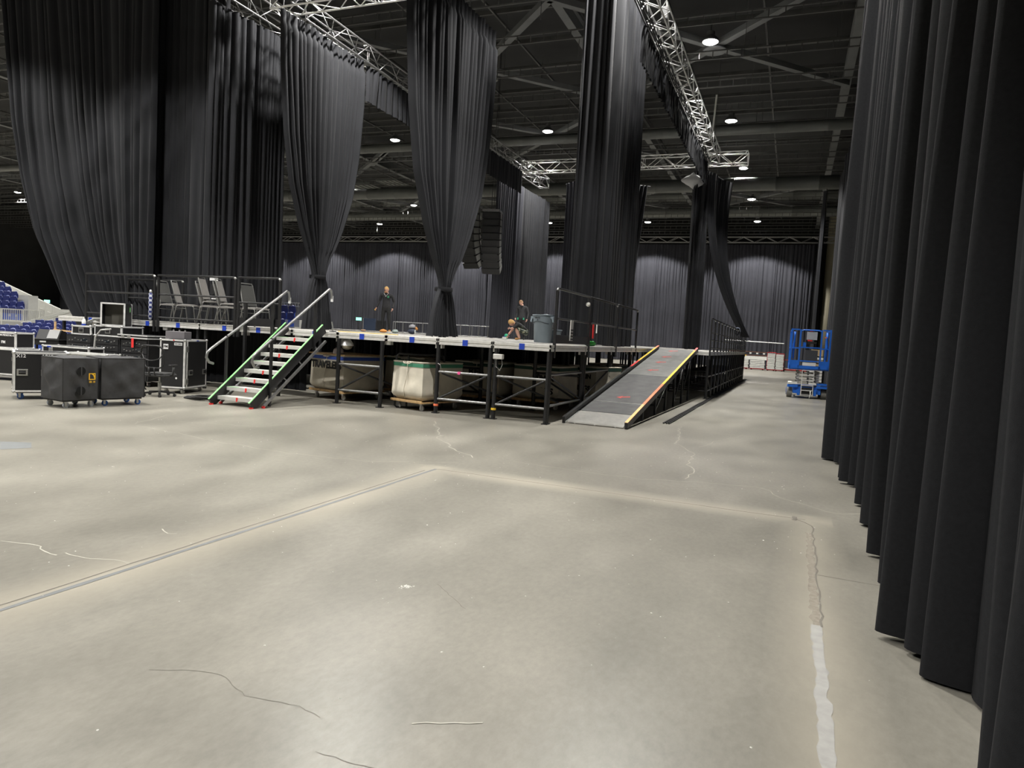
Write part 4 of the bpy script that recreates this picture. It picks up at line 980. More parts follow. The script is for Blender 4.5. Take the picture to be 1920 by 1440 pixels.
MB().lathe([(.13, .0), (.12, .08), (.06, .13), (.01, .14)], 14, (-.02, 0, .24)).build('grey_cap', mat('grey_cap_cloth', (.30, .30, .32), .8), t, smooth='all')
MB().lathe([(.08, .0), (.09, .07), (.03, .13)], 12, (.14, -.1, .16)).build('orange_roll', mat('tan_orange_cloth', (.5, .2, .05), .8), t, smooth='all')
MB().box((-.1, -.14, .1), (.14, .02, .14)).build('white_pocket', white_paint, t)
t = thing('yellow_batten', 'long yellow batten lying along the stage front', 'batten', (-10.2, 14.0, ZD), .02)
MB().box((1.0, 0, .012), (1.6, .04, .024)).build('strip', mat('pale_yellow_wood', (.65, .52, .22), .7), t)
# metal frames standing at the back of the stage
def frames(label, x, y, n, wd):
    t = thing('metal_frame_rail', label, 'railing', (x, y, ZD), .0)
    for z in (.66, .02): MB().tube([(0, 0, z), (n*wd, 0, z)], .025, 8).build('rail', alu_dark, t, smooth=50)
    for i in range(n+1):
        MB().bar((i*wd, 0, 0), (i*wd, 0, .68), .05, .05).build('upright', steel_grey, t)
        if i in (0, 2, n): MB().bar((i*wd+.16, 0, 0), (i*wd+.16, 0, .68), .05, .05).build('upright', steel_grey, t)
        MB().bar((i*wd, -.25, .012), (i*wd, .25, .012), .05, .024).build('foot', alu_dark, t)
frames('silver metal frame rail standing right of the standing person', -24.0, 39.5, 4, .72)
frames('silver metal frame rail seen right of low tied drape', -19.8, 39.5, 5, .62)
t = thing('standing_board', 'dark blue panel standing behind the standing person', 'panel', (-25.6, 39.2, ZD))
MB().box((.0, 0, .4), (.9, .06, .8)).build('board', mat('dark_blue_panel', (.02, .035, .07), .6), t); MB().box((-.46, 0, .4), (.05, .07, .8)).build('edge_strip', alu_dark, t)
MB().box((.9, 0, .34), (.7, .06, .68)).build('board', lam_black, t)
for x, y, h_, lab in ((-7.6, 22.8, .75, 'thin black microphone stand near the crouching person'), (-6.6, 30.0, .7, 'short black stand far along the ramp side rail')):
    t = thing('microphone_stand', lab, 'stand', (x, y, ZD))
    MB().lathe([(.14, 0), (.14, .02), (.02, .03)], 14).build('base', black_metal, t); MB().tube([(0, 0, .02), (0, 0, h_)], .014, 6).build('pole', black_metal, t); MB().lathe([(.03, h_), (.035, h_+.06), (.02, h_+.1)], 10).build('head', black_plastic, t)
# tags hung on the right side rails
def hang(label, y, z, m, w_, h_, stripes=0, rot=0, nm='hanging_tag'):
    t = thing(nm, label, 'tag', (SX+.035, y, z), 0)
    MB().box((0, 0, -h_/2), (.02, w_, h_)).build('card', m, t)
    for i in range(stripes): MB().box((.012, 0, -h_*.4-h_*.6*(i+.5)/stripes), (.004, w_*.95, h_*.6/stripes*.45)).build('stripe', lam_black, t)
    return t
hang('grey tag with black bars hanging on the first side rail', 13.95, ZD+.52, alu_mill, .17, .42, 4)
hang('red strap tag hanging on the second side rail', 15.65, ZD+.50, red_tape, .09, .32)
hang('short pale tag beside the red strap on the second rail', 15.95, ZD+.51, white_paint, .05, .2)
t = thing('clamp_light', 'small white clamp light under the top side rail', 'lamp', (SX+.02, 15.15, ZD+.93), .3)
MB().lathe([(.03, -.2), (.04, -.02), (.03, 0), (.03, .05), (.05, .12)], 14, ax='y').build('shade', white_paint, t, smooth=40); MB().box((0, 0, .06), (.03, .04, .16)).build('clamp', black_metal, t)
t = thing('green_tool', 'green handled tool lying on stage edge beside the red tag', 'tool', (SX-.12, 16.2, ZD))
MB().lathe([(.03, -.3), (.06, -.25), (.06, .1), (.03, .2)], 12, (0, 0, .06), 'y').build('case', mat('bright_green_plastic', (.05, .5, .08), .5), t, smooth=40)
# ------------------------------------------------------------------ platform chairs
chair_f = mat('grey_beige_chair_fabric', (.20, .19, .18), .8, var=.08); chair_leg = mat('grey_chair_frame', (.22, .22, .21), .4, .6)
def chair_proto(label, loc, rz):
    t = thing('stacking_chair', label, 'chair', loc, rz, None)
    MB().grid(8, 6, lambda u, v: ((u-.5)*.44, -.22+.44*v, .455+.018*(1-(2*u-1)**4)*(1-(2*v-1)**4))).box((0, 0, .44), (.44, .44, .035)).build('seat', chair_f, t, smooth=50)
    def bk(u, v, o): return ((u-.5)*(.42-.03*v), .21+.14*v+o-.02*sin(pi*u), .50+.50*v)
    MB().grid(6, 6, lambda u, v: bk(u, v, 0)).grid(6, 6, lambda u, v: bk(u, v, .035)).build('backrest', chair_f, t, smooth='all')
    MB().tube([(-.215, .20, .46), (-.21, .225, .52), (-.195, .36, 1.0), (-.18, .375, 1.045), (.18, .375, 1.045), (.195, .36, 1.0), (.21, .225, .52), (.215, .20, .46)], .013, 6).build('back_frame', chair_leg, t, smooth='all')
    for s in (-1, 1):
        MB().tube([(s*.22, -.17, .43), (s*.225, -.20, .40), (s*.24, -.25, .0)], .012, 6).build('leg', chair_leg, t, smooth='all')
        MB().tube([(s*.22, .19, .43), (s*.225, .22, .40), (s*.24, .30, .0)], .012, 6).build('leg', chair_leg, t, smooth='all')
    MB().tube([(-.225, -.205, .37), (.225, -.205, .37)], .009, 6).build('stretcher', chair_leg, t); MB().tube([(-.23, .235, .33), (.23, .235, .33)], .009, 6).build('stretcher', chair_leg, t)
    return t
CZ = ZD+.0
c0 = chair_proto('dark looking grey stacking chair, leftmost on the left platform', (-15.05, 13.85, CZ), radians(96))
spots = [(-14.42, 13.75, 0, 118, 'single light grey stacking chair left of the tall stack'),
         (-13.58, 13.72, 0, 112, 'lower chair of the tall stack of two chairs on platform'), (-13.56, 13.78, .12, 112, 'upper chair of the tall stack of two, highest backrest'),
         (-13.02, 13.72, 0, 114, 'lower chair of the stack right of the tallest stack'), (-13.0, 13.77, .08, 114, 'upper chair of the stack right of the tallest stack'),
         (-12.2, 13.70, 0, 84, 'stacking chair with light seat and back coloured as shaded behind the toe board')]
shaded_b = mat('shaded_chair_fabric', (.045, .045, .042), .85)  # shade put into the backrest colour of the two outer chairs
def darken(t):
    for c in KIDS(t):
        if c.name.startswith('backrest'): c.material_slots[0].link = 'OBJECT'; c.material_slots[0].material = shaded_b
for x, y, dz, a, lab in spots: last_ch = dup(c0, (x, y, CZ+dz), radians(a), lab, None)
darken(c0); darken(last_ch)
t = thing('white_topped_stand', 'thin stand with white head between the light chairs', 'stand', (-14.0, 14.15, ZD))
MB().tube([(0, 0, .02), (0, 0, 1.12)], .014, 6).build('pole', black_metal, t); MB().lathe([(.14, 0), (.14, .02), (.02, .03)], 14).build('base', black_metal, t)
MB().box((0, 0, 1.16), (.2, .08, .07)).build('white_head', white_label, t); MB().box((.03, 0, .66), (.13, .06, .03)).build('white_shelf', white_label, t); MB().box((0, 0, .9), (.12, .1, .25)).build('black_body', black_plastic, t)
# ------------------------------------------------------------------ bleachers at far left
seat_b = mat('blue_seat_plastic', (.06, .12, .50), .25, var=.1); seat_u = mat('dark_blue_seat_back', (.025, .035, .16), .35, var=.1)
rowd = Vector((.9306, .366, 0)); back_d = Vector((-.366, .9306, 0)); rowa = math.atan2(.366, .9306)
seat_gloss = mat('painted_seat_gloss', (.30, .34, .62), .3); step_m = mat('pale_step_board', (.42, .42, .40), .7)
def seat_proto(label, loc):
    t = thing('bleacher_seat', label, 'seat', loc, rowa)
    MB().grid(8, 6, lambda u, v: ((u-.5)*.37*(1-.30*v**3), .16+.05*v+.06*sin(pi*u), .44+.36*v-.13*abs(2*u-1)**2.2*v)).build('backrest', seat_u, t, smooth='all')
    MB().grid(8, 6, lambda u, v: ((u-.5)*.42*(1-.28*v**3), .20+.06*v+.06*sin(pi*u), .40+.435*v-.14*abs(2*u-1)**2.2*v)).build('back_shell', seat_b, t, smooth='all')
    MB().tube([((u/8-.5)*.41*.72*(1+.0*u), .235+.06*sin(pi*u/8), .835-.14*abs(2*u/8-1)**2.2) for u in range(9)], .018, 5).build('rim_gloss', seat_gloss, t, smooth='all')  # painted highlight: gloss along the seat top put into a pale strip
    MB().box((0, .12, .60), (.40, .03, .42)).build('seat_pan', seat_u, t, bevel=.012)
    MB().box((0, .20, .2), (.30, .05, .40)).build('pedestal', seat_b, t); MB().box((0, .17, .10), (.42, .02, .2)).build('kick_panel', seat_b, t)
    return t
s0 = None; rows_n = ['front row', 'second row', 'third row', 'fourth row', 'fifth row']
P0 = Vector((-30.9, 18.95, 0))
for r in range(5):
    zr = .13*r
    for i in range(9):
        p = P0+rowd*(.43*i-.2*(r % 2)+.15)+back_d*(1.12*r); p.z = zr
        lab = 'blue bleacher seat in the floor level %s, %s from left' % (rows_n[r], ['first', 'second', 'third', 'fourth', 'fifth', 'sixth', 'seventh', 'eighth', 'ninth'][i])
        if s0 is None: s0 = seat_proto(lab, p)
        else: dup(s0, p, None, lab, None)
    if r:
        c = P0+rowd*1.8+back_d*(1.12*r+.25); o = MB().box((0, 0, zr/2), (4.3, 1.1, zr)).build('seating_step', step_m, None, loc=(c.x, c.y, 0), rz=rowa)
        tag(o, 'low pale step board under the floor level %s' % rows_n[r], 'step')
# white railing and upper bank
wp = mat('white_railing_paint', (.62, .62, .58), .5)
t = thing('white_railing', 'white vertical bar railing between lower and upper blue seats', 'railing', Vector((-38.6, 23.5, 0)), rowa)
for z in (1.62, 1.02): MB().box((1.6, 0, z), (3.3, .05, .05)).build('rail', wp, t)
for i in range(30): MB().box((.05+.108*i, 0, 1.32), (.025, .025, .58)).build('bar', wp, t)
for x in (0, 1.1, 2.2, 3.22): MB().box((x, 0, .82), (.06, .06, 1.64)).build('post', wp, t)
for k in range(3):
    MB().tube([(2.5+.25*k, -.6, .95+.02*k), (4.0+.35*k, .4, 1.62+.06*k), (4.4+.3*k, .5, 1.64+.06*k)], .03, 6).build('stair_handrail', wp, t, smooth='all')
us = None
for r in range(6):
    n_ = (5, 5, 4, 4, 3, 2)[r]
    for i in range(n_):
        p = Vector((-44.4, 27.9, 0))+rowd*(.46*i-.64*r-.5)+back_d*(.95*r); p.z = .98+.32*r
        dup(s0, p, None, 'blue bleacher seat of the upper bank, %s, %s from left' % (['lowest row', 'second row', 'third row', 'fourth row', 'fifth row', 'top row'][r], ['first', 'second', 'third', 'fourth', 'fifth', 'sixth', 'seventh', 'eighth', 'ninth'][i]), None)
    c = Vector((-44.4, 27.9, 0))+rowd*(.6-.64*r)+back_d*(.95*r+.2); h = .98+.32*r
    tag(MB().box((0, 0, h/2), (2.9, .93, h)).build('seating_step', step_m, None, loc=(c.x, c.y, 0), rz=rowa), 'raised pale step under the upper bank %s' % ['lowest row', 'second row', 'third row', 'fourth row', 'fifth row', 'top row'][r], 'step')
t = thing('white_side_wall', 'white slotted side wall sloping down beside the upper seats', 'wall panel', Vector((-54.9, 34.4, 0)), rowa)
wl = mat('white_wall_panel', (.58, .58, .54), .6)
for i in range(9):
    xa, xb = .54*i, .54*(i+1)-.015; za, zb = 3.75-1.98*xa/4.85, 3.75-1.98*xb/4.85
    pn = MB().prism([(xa, .5), (xb, .5), (xb, zb), (xa, za)], -.04, .04).build('panel', wl, t)
    if i < 8:
        for k in range(3): MB().box((xa+.28, -.05, zb-.45-.32*k), (.24, .03, .05), Matrix.Rotation(.38, 3, 'Y')).build('slot', white_paint, pn)
MB().box((5.25, 0, 1.15), (.72, .5, 1.3)).build('end_block', wl, t); MB().bar((0, 0, 3.78), (4.85, 0, 1.80), .1, .06).build('cap_rail', white_paint, t)
MB().box((2.6, 0, .25), (5.6, .06, .5)).build('base_panel', wl, t)
# small bleacher seen beside the stair top and under the stage
for r in range(3):
    for i in range(5):
        p = Vector((-28.75, 31.66, 1.1+.42*r))+rowd*(.47*i+.2*(r % 2))+back_d*(.9*r)
        dup(s0, p, None, 'blue seat of the small bank behind the stair top, %s, %s from left' % (['low row', 'middle row', 'high row'][r], ['first', 'second', 'third', 'fourth', 'fifth'][i]), None)
    c = Vector((-28.75, 31.66, 0))+rowd*1.0+back_d*(.9*r+.2); h = 1.1+.42*r
    tag(MB().box((0, 0, h/2), (2.9, .88, h)).build('seating_step', step_m, None, loc=(c.x, c.y, 0), rz=rowa), 'pale step of the small seat bank behind stairs, %s' % ['low', 'middle', 'high'][r], 'step')
t = thing('white_grid_rail', 'small white barred rail on top of small seat bank', 'railing', Vector((-29.9, 33.7, 2.75)), rowa)
for z in (0, .2): MB().box((1.2, 0, z), (2.6, .04, .04)).build('rail', wp, t)
for i in range(16): MB().box((-.05+.165*i, 0, .1), (.025, .025, .2)).build('bar', wp, t)
MB().box((1.2, 0, -1.35), (.08, .08, 2.7)).build('post', wp, t)
ex_m = mat('lit_exit_sign_green', (.25, 1.0, .6), .5, emit=1.6)
for p, lab in (((-40.2, 59.6, 2.58), 'small lit green exit sign left of the standing person'), ((-69.1, 48.25, 2.57), 'small lit green exit sign over the white sloping wall')):
    t = thing('exit_sign', lab, 'sign', p, rowa)
    MB().box((0, 0, 0), (.52, .10, .28)).build('sign_box', ex_m, t); text('EXIT', .18, t, (0, -.055, 0), (pi/2, 0, 0), white_label)
    MB().tube([(0, .03, -p[2]), (0, .0, -.13)], .03, 6).build('pole', black_metal, t)
# ------------------------------------------------------------------ scissor lift
bl = mat('blue_lift_paint', (.015, .14, .62), .42, var=.06); lt = thing('scissor_lift', 'blue scissor lift parked on the right beside the dark drape', 'lift', (.61, 28.2, 0), .02)
dk = mat('greasy_dark_steel', (.09, .09, .088), .5, .5)
for sx in (-1, 1):
    for y in (.25, 1.9):
        w_ = MB().lathe([(.12, -.10), (.20, -.09), (.20, .09), (.12, .10)], 20, (sx*.59, y, .20), 'x').build('wheel', mat('grey_solid_tyre', (.20, .195, .18), .8), lt, smooth=40)
        MB().lathe([(.11, -.104), (.09, .104)], 14, (sx*.59, y, .20), 'x').build('hub', bl, w_)
MB().box((0, 1.1, .30), (.95, 2.2, .26)).build('chassis', bl, lt); MB().box((0, -.02, .27), (.44, .05, .24)).build('battery_recess', black_paint, lt)
for s in (-1, 1):
    MB().box((s*.50, .0, .44), (.36, .16, .10)).build('bumper', bl, lt, bevel=.01); MB().box((s*.50, .3, .545), (.32, .8, .07)).build('outrigger_cover', white_paint if s < 0 else bl, lt)
    MB().box((s*.28, -.03, .22), (.10, .06, .22)).build('side_bracket', bl, lt)
MB().box((0, .04, .09), (.75, .06, .04)).build('front_bar', alu, lt)
for s in (-1, 1): MB().bar((s*.2-.0, -.08, .1), (s*.2, -.04, 1.06), .03, .03).build('ladder_rail', alu, lt)
for k in range(5): MB().bar((-.2, -.08, .30+.185*k), (.2, -.08, .30+.185*k), .05, .03).build('ladder_rung', alu, lt)
for k in range(7):
    z = .60+.065*k
    for s in (-1, 1):
        MB().bar((s*.34, .12, z), (s*.34, 2.1, z+(.04 if k % 2 else -.02)), .06, .05).build('scissor_arm', dk, lt)
        MB().lathe([(.03, -.05), (.03, .05)], 8, (s*.34, .08, z), 'x').build('pivot', alu_dark, lt)
    if k % 2: MB().bar((-.34, .14, z), (.34, .14, z), .05, .04).build('cross_tube', alu_dark, lt)
MB().box((0, 1.1, 1.075), (1.34, 2.35, .05)).build('platform_floor', dk, lt)
MB().box((0, -.06, 1.13), (1.36, .03, .15)).build('toe_board', bl, lt)
for s in (-1, 1):
    MB().box((s*.66, 1.1, 1.16), (.03, 2.3, .2)).build('toe_board', bl, lt)
    for x, h in ((.655, 2.56), (.36, 2.54)):
        MB().bar((s*x, -.05, 1.06), (s*x, -.05, h), .055, .05).build('rail_post', bl, lt)
    MB().bar((s*.655, 2.2, 1.06), (s*.655, 2.2, 2.5), .055, .05).build('rail_post', bl, lt)
    for z in (1.85, 2.52): MB().bar((s*.655, -.05, z), (s*.655, 2.2, z), .045, .045).build('side_rail', bl, lt)
    MB().bar((s*.66, -.05, 1.85), (s*.36, -.05, 1.85), .045, .05).build('front_rail', bl, lt); MB().bar((s*.66, -.05, 2.53), (s*.40, -.05, 2.53), .045, .05).build('front_rail', bl, lt)
    MB().box((s*.51, -.055, 1.30), (.29, .02, .20)).build('kick_panel', bl, lt)
    MB().tube([(s*.56, .05, 2.45), (s*.55, .05, 2.2), (s*.57, .05, 1.9), (s*.56, .05, 1.45)], [.05, .035, .045, .03], 8).build('folded_arm', bl, lt, smooth='all')
MB().tube([(-.36, -.05, 2.40), (-.34, -.05, 2.48), (-.26, -.05, 2.52), (.26, -.05, 2.52), (.34, -.05, 2.48), (.36, -.05, 2.40)], .025, 8).build('gate_top', bl, lt, smooth='all')
for z in (1.88, 1.38): MB().bar((-.36, -.05, z), (.36, -.05, z), .05, .045).build('gate_rail', bl, lt)
MB().box((0, -.056, 1.27), (.46, .02, .12)).build('white_plate', white_label, lt)
MB().box((.03, .0, 2.32), (.36, .04, .30)).build('document_box', mat('grey_document_box', (.50, .52, .58), .4), lt); MB().box((0, -.03, 2.49), (.13, .02, .04)).build('red_label', red_tape, lt); MB().box((-.03, -.03, 2.14), (.16, .02, .05)).build('red_label', red_tape, lt)
MB().box((.05, -.02, 2.06), (.30, .05, .07)).build('control_handle', black_plastic, lt); MB().box((-.2, 0, 1.97), (.1, .06, .2)).build('latch_block', bl, lt)
MB().box((.12, 1.5, 1.55), (.44, .3, .5)).build('grey_toolbox', mat('dark_grey_box', (.05, .05, .05), .5), lt)
MB().box((.50, -.02, 2.28), (.06, .06, .05)).build('orange_button', orange_tape, lt)
MB().tube([(.12, -.10, .30), (.13, -.14, .15), (.10, -.16, .02)], .015, 6).build('dangling_strap', white_paint, lt, smooth='all')
# ------------------------------------------------------------------ far right background
redm = mat('red_dolly_steel', (.42, .035, .04), .5); pnl = mat('white_deck_panel', (.80, .80, .76), .6, var=.08)
def stack(label, x, y, n, w_, d_, th, z0=.14, frame=None):
    t = thing('panel_stack', label, 'stack of panels', (x, y, 0))
    for k in range(n): MB().box((random.Random(k).uniform(-.02, .02), 0, z0+th*(k+.5)), (w_, d_, th*.70)).build('panel', pnl, t)
    MB().box((0, 0, z0-.04), (w_+.05, d_, .05)).build('dolly', redm, t)
    for sx in (-1, 1): MB().lathe([(.055, -.03), (.055, .03)], 10, (sx*w_*.4, -d_*.4, .055), 'y').build('wheel', rubber, t)
    for sx in (-1, 1): MB().lathe([(.055, -.03), (.055, .03)], 10, (sx*w_*.4, d_*.4, .055), 'y').build('wheel', rubber, t)
    if frame:
        for sx in (-1, 1): MB().box((sx*(w_/2+.03), 0, frame/2+.1), (.05, .05, frame)).build('frame_post', redm, t)
        for z in (.12, frame+.1): MB().box((0, 0, z), (w_+.1, .05, .05)).build('frame_bar', redm, t)
    return t
stack('white panel stack on red dolly, left of the two wide ones', -4.35, 65.6, 5, 1.75, 1.1, .145)
stack('white panel stack on red dolly, right of the two wide ones', -2.75, 65.6, 5, 1.2, 1.1, .145)
stack('tall red framed stack of pale panels, left column', -1.62, 65.3, 11, .62, 1.1, .125, frame=1.5)
stack('tall red framed stack of pale panels, right column', -.93, 65.3, 11, .62, 1.1, .12, frame=1.42)
t = thing('long_panel_row', 'long white panel lying on top of the wide stacks', 'panel', (-3.6, 65.6, .86)); MB().box((0, 0, .17), (3.2, 1.0, .30)).build('board', pnl, t)
MB().box((-.55, -.5, .37), (.9, .05, .08)).build('yellow_tool', yellow_tape, t)
for k in range(11): MB().box((-1.45+.28*k, -.52, .58), (.16, .04, .12)).build('hanging_block', lam_black if k % 2 else pnl, t)
MB().box((0, -.45, .40), (3.2, .06, .06)).box((0, -.45, .70), (3.2, .06, .06)).build('steel_beam', rust, t)
t = thing('red_trolley', 'low red trolley between the stacks and the blue lift', 'trolley', (.25, 65.8, 0))
MB().box((0, 0, .18), (2.0, .9, .10)).build('bed', redm, t); MB().box((.05, 0, .26), (1.8, .7, .05)).build('pale_board', pnl, t)
for x in (-.95, .95): MB().box((x, -.4, .6), (.06, .06, .85)).build('post', redm, t)
MB().box((0, -.4, 1.02), (1.95, .05, .06)).build('push_bar', redm, t)
for x in (-.8, .8):
    for y in (-.3, .3): MB().lathe([(.065, -.03), (.065, .03)], 10, (x, y, .065), 'y').build('wheel', rubber, t)
struct(MB().lathe([(.52, 0), (.52, 2.2), (.56, 2.25), (.56, 5.2), (.52, 5.3), (.52, ZR)], 20, (2.75, 71.2, 0)).build('column_1', mat('beige_column_paint', (.26, .235, .165), .7, var=.08, scale=.6), smooth=40))
t = thing('wall_pipe', 'thin pale pipe stack standing right of the beige column', 'pipe', (3.75, 70.6, 0))
MB().tube([(0, 0, 0), (0, 0, 3.6)], .06, 8).build('lower_pipe', white_paint, t); MB().tube([(0, 0, 3.7), (0, 0, 12)], .16, 10).build('upper_pipe', white_paint, t)
for z in (3.65, 6.5, 9): MB().lathe([(.2, z-.05), (.2, z+.05)], 10).build('collar', alu_dark, t)
for i, (x, y, w_, h_, nl_) in enumerate(((1.55, 37.8, .75, 1.35, 8),)):
    t = thing('stacked_cart', 'tan and white loaded cart half hidden behind the lift', 'cart', (1.1, 36.2, 0))
    for k in range(9): MB().box((0, 0, .25+.15*k), (.55, .6, .10)).build('tray', pnl if k not in (6, 7) else mat('tan_box', (.50, .38, .22), .8), t)
    for sx in (-1, 1): MB().box((sx*.28, -.28, .85), (.03, .03, 1.5)).build('post', dk, t)
    for sx in (-1, 1): MB().lathe([(.06, -.03), (.06, .03)], 10, (sx*.2, -.2, .06), 'y').build('wheel', rubber, t)
    MB().box((0, 0, 1.72), (.5, .5, .30)).build('tan_carton', mat('tan_box', (.50, .38, .22), .8), t)
t = thing('silver_pole', 'long silver pole sticking out past the landing rail end', 'pole', (-2.44, 41.6, ZD+.645)); MB().tube([(-1.2, 0, .0), (2.0, 0, -.05)], .025, 8).build('tube', alu, t)
cl = MB().grid(12, 8, lambda u, v: (.12*cos(2*pi*u)*(1+.2*sin(7*u*2*pi)), .55*(v-.5)+.02*sin(9*u), .16*sin(2*pi*u)*(1+.3*sin(v*9))-.1)).build('draped_jacket', mat('dark_blue_cloth', (.05, .06, .09), .9), None, smooth='all', loc=(-2.46, 35.0, ZD+1.07)); tag(cl, 'dark blue jacket draped over the side landing rail', 'jacket')
# ------------------------------------------------------------------ hanging loudspeakers
lsg = mat('grey_speaker_panel', (.14, .14, .13), .5); 
def array(label, x, y, ztop, n, rz):
    t = thing('line_array', label, 'loudspeaker', (x, y, ztop), rz)
    yy, z, a = 0, 0, 0
    for k in range(n):
        a += radians(.3+k*.95); R = Matrix.Rotation(-a, 3, 'X')
        c = MB().box((0, 0, -.155), (.86, .50, .29), R).build('cabinet', lam_black, t); c.location = (0, yy, z)
        for s in (-1, 1): MB().box((s*.435, 0.02, -.155), (.012, .40, .25), R).build('side_panel', lsg, c)
        MB().box((0, .262, -.155), (.7, .02, .20), R).build('grille', black_plastic, c)
        for s in (-1, 1): MB().tube([R @ Vector((s*.40, -.22, -.02)), R @ Vector((s*.40, -.30, -.06)), R @ Vector((s*.40, -.30, -.22)), R @ Vector((s*.40, -.22, -.27))], .018, 6).build('rigging_link', zinc, c)
        d = R @ Vector((0, 0, -.31)); yy += d.y; z += d.z
    MB().box((0, 0, .06), (.8, .9, .1)).build('fly_frame', alu_dark, t)
    for s in (-.3, .3): MB().tube([(0, s, .1), (0, s*.2, 15.215-ztop)], .014, 5).build('chain', black_metal, t)
array('left hanging column of loudspeakers curving to the left', -14.55, 30.3, 7.6, 9, radians(168))
array('right hanging column of loudspeakers beside the lit drape', -13.55, 30.7, 7.4, 9, radians(192))
# chain motors above the trusses
for x, y, lab in ((-13.4, 15.7, 'above the left end of the bright cross truss'), (-9.5, 15.65, 'above the middle of the bright cross truss'), (-3.95, 20.0, 'above the near part of the right side truss'), (-3.95, 33.2, 'above the far end of right truss'), (-13.4, 27, 'above the dim side truss'), (-9, 33.8, 'above the middle of the far cross truss')):
    t = thing('chain_hoist', 'black chain hoist '+lab, 'hoist', (x, y, 10.6))
    MB().tube([(0, 0, .3), (0, 0, 4.6)], .012, 5).build('chain', dk, t); MB().box((0, 0, .15), (.2, .28, .36)).build('motor', black_plastic, t, bevel=.03); MB().tube([(-.25, 0, -.08), (0, 0, .0), (.25, 0, -.08)], .02, 6).build('sling', white_paint if y > 33 else black_plastic, t)
t = thing('white_sling', 'bright white sling strap rising from the far end of right truss', 'strap', (-3.9, 31.6, 10.5)); MB().bar((0, 0, 0), (.05, .2, 2.0), .07, .03).build('strap', white_paint, t)
# crumpled cloth bundle at the head of the swept drape
q = random.Random(4)
rag = MB().grid(16, 8, lambda u, v: (.5*sin(pi*v)*cos(2*pi*u)*(1+.25*sin(8*pi*u)), .3*sin(pi*v)*sin(2*pi*u), .35*(.5-v)*2*(1+.2*sin(6*pi*u)))).build('tied_cloth_bundle', mat('pale_grey_cloth', (.42, .42, .42), .9), None, smooth='all', loc=(-4.9, 34.2, 9.45))
tag(rag, 'crumpled pale cloth bundle tied at the swept drape head', 'cloth')
# ------------------------------------------------------------------ floor cracks and litter
for i, pts in enumerate([[(-6.11, 11.62), (-5.29, 10.35), (-5.04, 9.8), (-4.52, 9.18), (-4.14, 8.8), (-3.86, 8.6)], [(-9.06, 7.75), (-8.13, 7.59), (-6.95, 7.38), (-5.75, 7.32), (-4.74, 7.48), (-3.86, 8.1)],
    [(-5.11, 3.25), (-4.89, 3.31), (-4.78, 3.31), (-4.69, 3.26), (-4.52, 3.24)], [(-4.52, 3.3), (-4.32, 3.3), (-4.13, 3.37), (-3.98, 3.37)], [(-2.03, 14.77), (-1.71, 12.11), (-1.26, 11.14), (-1.26, 10.23), (-1.07, 9.42), (-1.12, 8.95)],
    [(-1.32, 12.01), (-1.15, 12.93), (-.77, 14.34)], [(-3.35, 8.67), (-2.35, 8.54), (-1.61, 8.58), (-.82, 8.87), (-.2, 8.99), (.1, 8.38), (.62, 8.01), (.9, 8.31)], [(-4.46, 4.05), (-4.33, 3.99), (-4.27, 4.02)], [(-9.01, 8.51), (-7.81, 8.86), (-7.46, 10.18)],
    [(-9.96, 7.07), (-9.24, 7.82), (-9.84, 9.17), (-10.35, 9.41)], [(-2.31, 14.15), (-.69, 14.24), (.85, 14.94)], [(-1.37, 2.55), (-1.1, 2.68)]]):
    near_ = pts[0][1] < 5; ribbon(pts, .009 if near_ else .012, z=.001+.0001*i, jit=.008 if near_ else .04, seg=.05 if near_ else .15, seed=20+i).build('crack', crack_pale, fl)
for i, pts in enumerate([[(-2.68, 2.38), (-2.51, 2.47), (-2.36, 2.5), (-2.13, 2.4), (-1.87, 2.44), (-1.73, 2.41)], [(-2.05, 4.07), (-1.71, 3.78)], [(-1.6, 2.2), (-1.34, 2.21)]]):
    ribbon(pts, .003, z=.0012, jit=.006, seg=.04, seed=40+i).build('crack', crack_dark, fl)
MB().add([(-9.02, 5.73, .0015), (-8.7, 5.9, .0015), (-8.36, 5.67, .0015), (-8.5, 5.4, .0015)], [(0, 1, 2, 3)]).build('grey_patch', filler, fl)
q = random.Random(8); fk = MB()
for i in range(520):
    x = q.uniform(-11, .6); y = q.uniform(1.9, 11.5) if q.random() < .75 else q.uniform(2, 22)
    if y > 12.5 and x < -2: continue
    s = q.uniform(.0022, .007)*(1+.07*y); a = q.uniform(0, 6); n = q.choice((3, 4, 5))
    P = [(x+s*cos(a+2*pi*j/n)*q.uniform(.6, 1.2), y+s*sin(a+2*pi*j/n)*q.uniform(.6, 1.2)) for j in range(n)]
    fk.add([(u, v, .0005) for u, v in P]+[(x, y, .004)], [tuple(range(n))]+[(j, (j+1) % n, n) for j in range(n)])
for j in range(40):
    x, y, s = -2.2+q.gauss(0, .02), 3.93+q.gauss(0, .018), .006
    fk.add([(x-s, y-s, .0006), (x+s, y-s*.4, .0006), (x, y+s, .0006), (x, y, .003)], [(0, 1, 2), (0, 1, 3), (1, 2, 3), (2, 0, 3)])
tag(fk.build('floor_flecks', mat('white_flecks', (.72, .71, .66), .7)), 'tiny white flecks scattered over the concrete floor', 'litter', None, 'stuff')
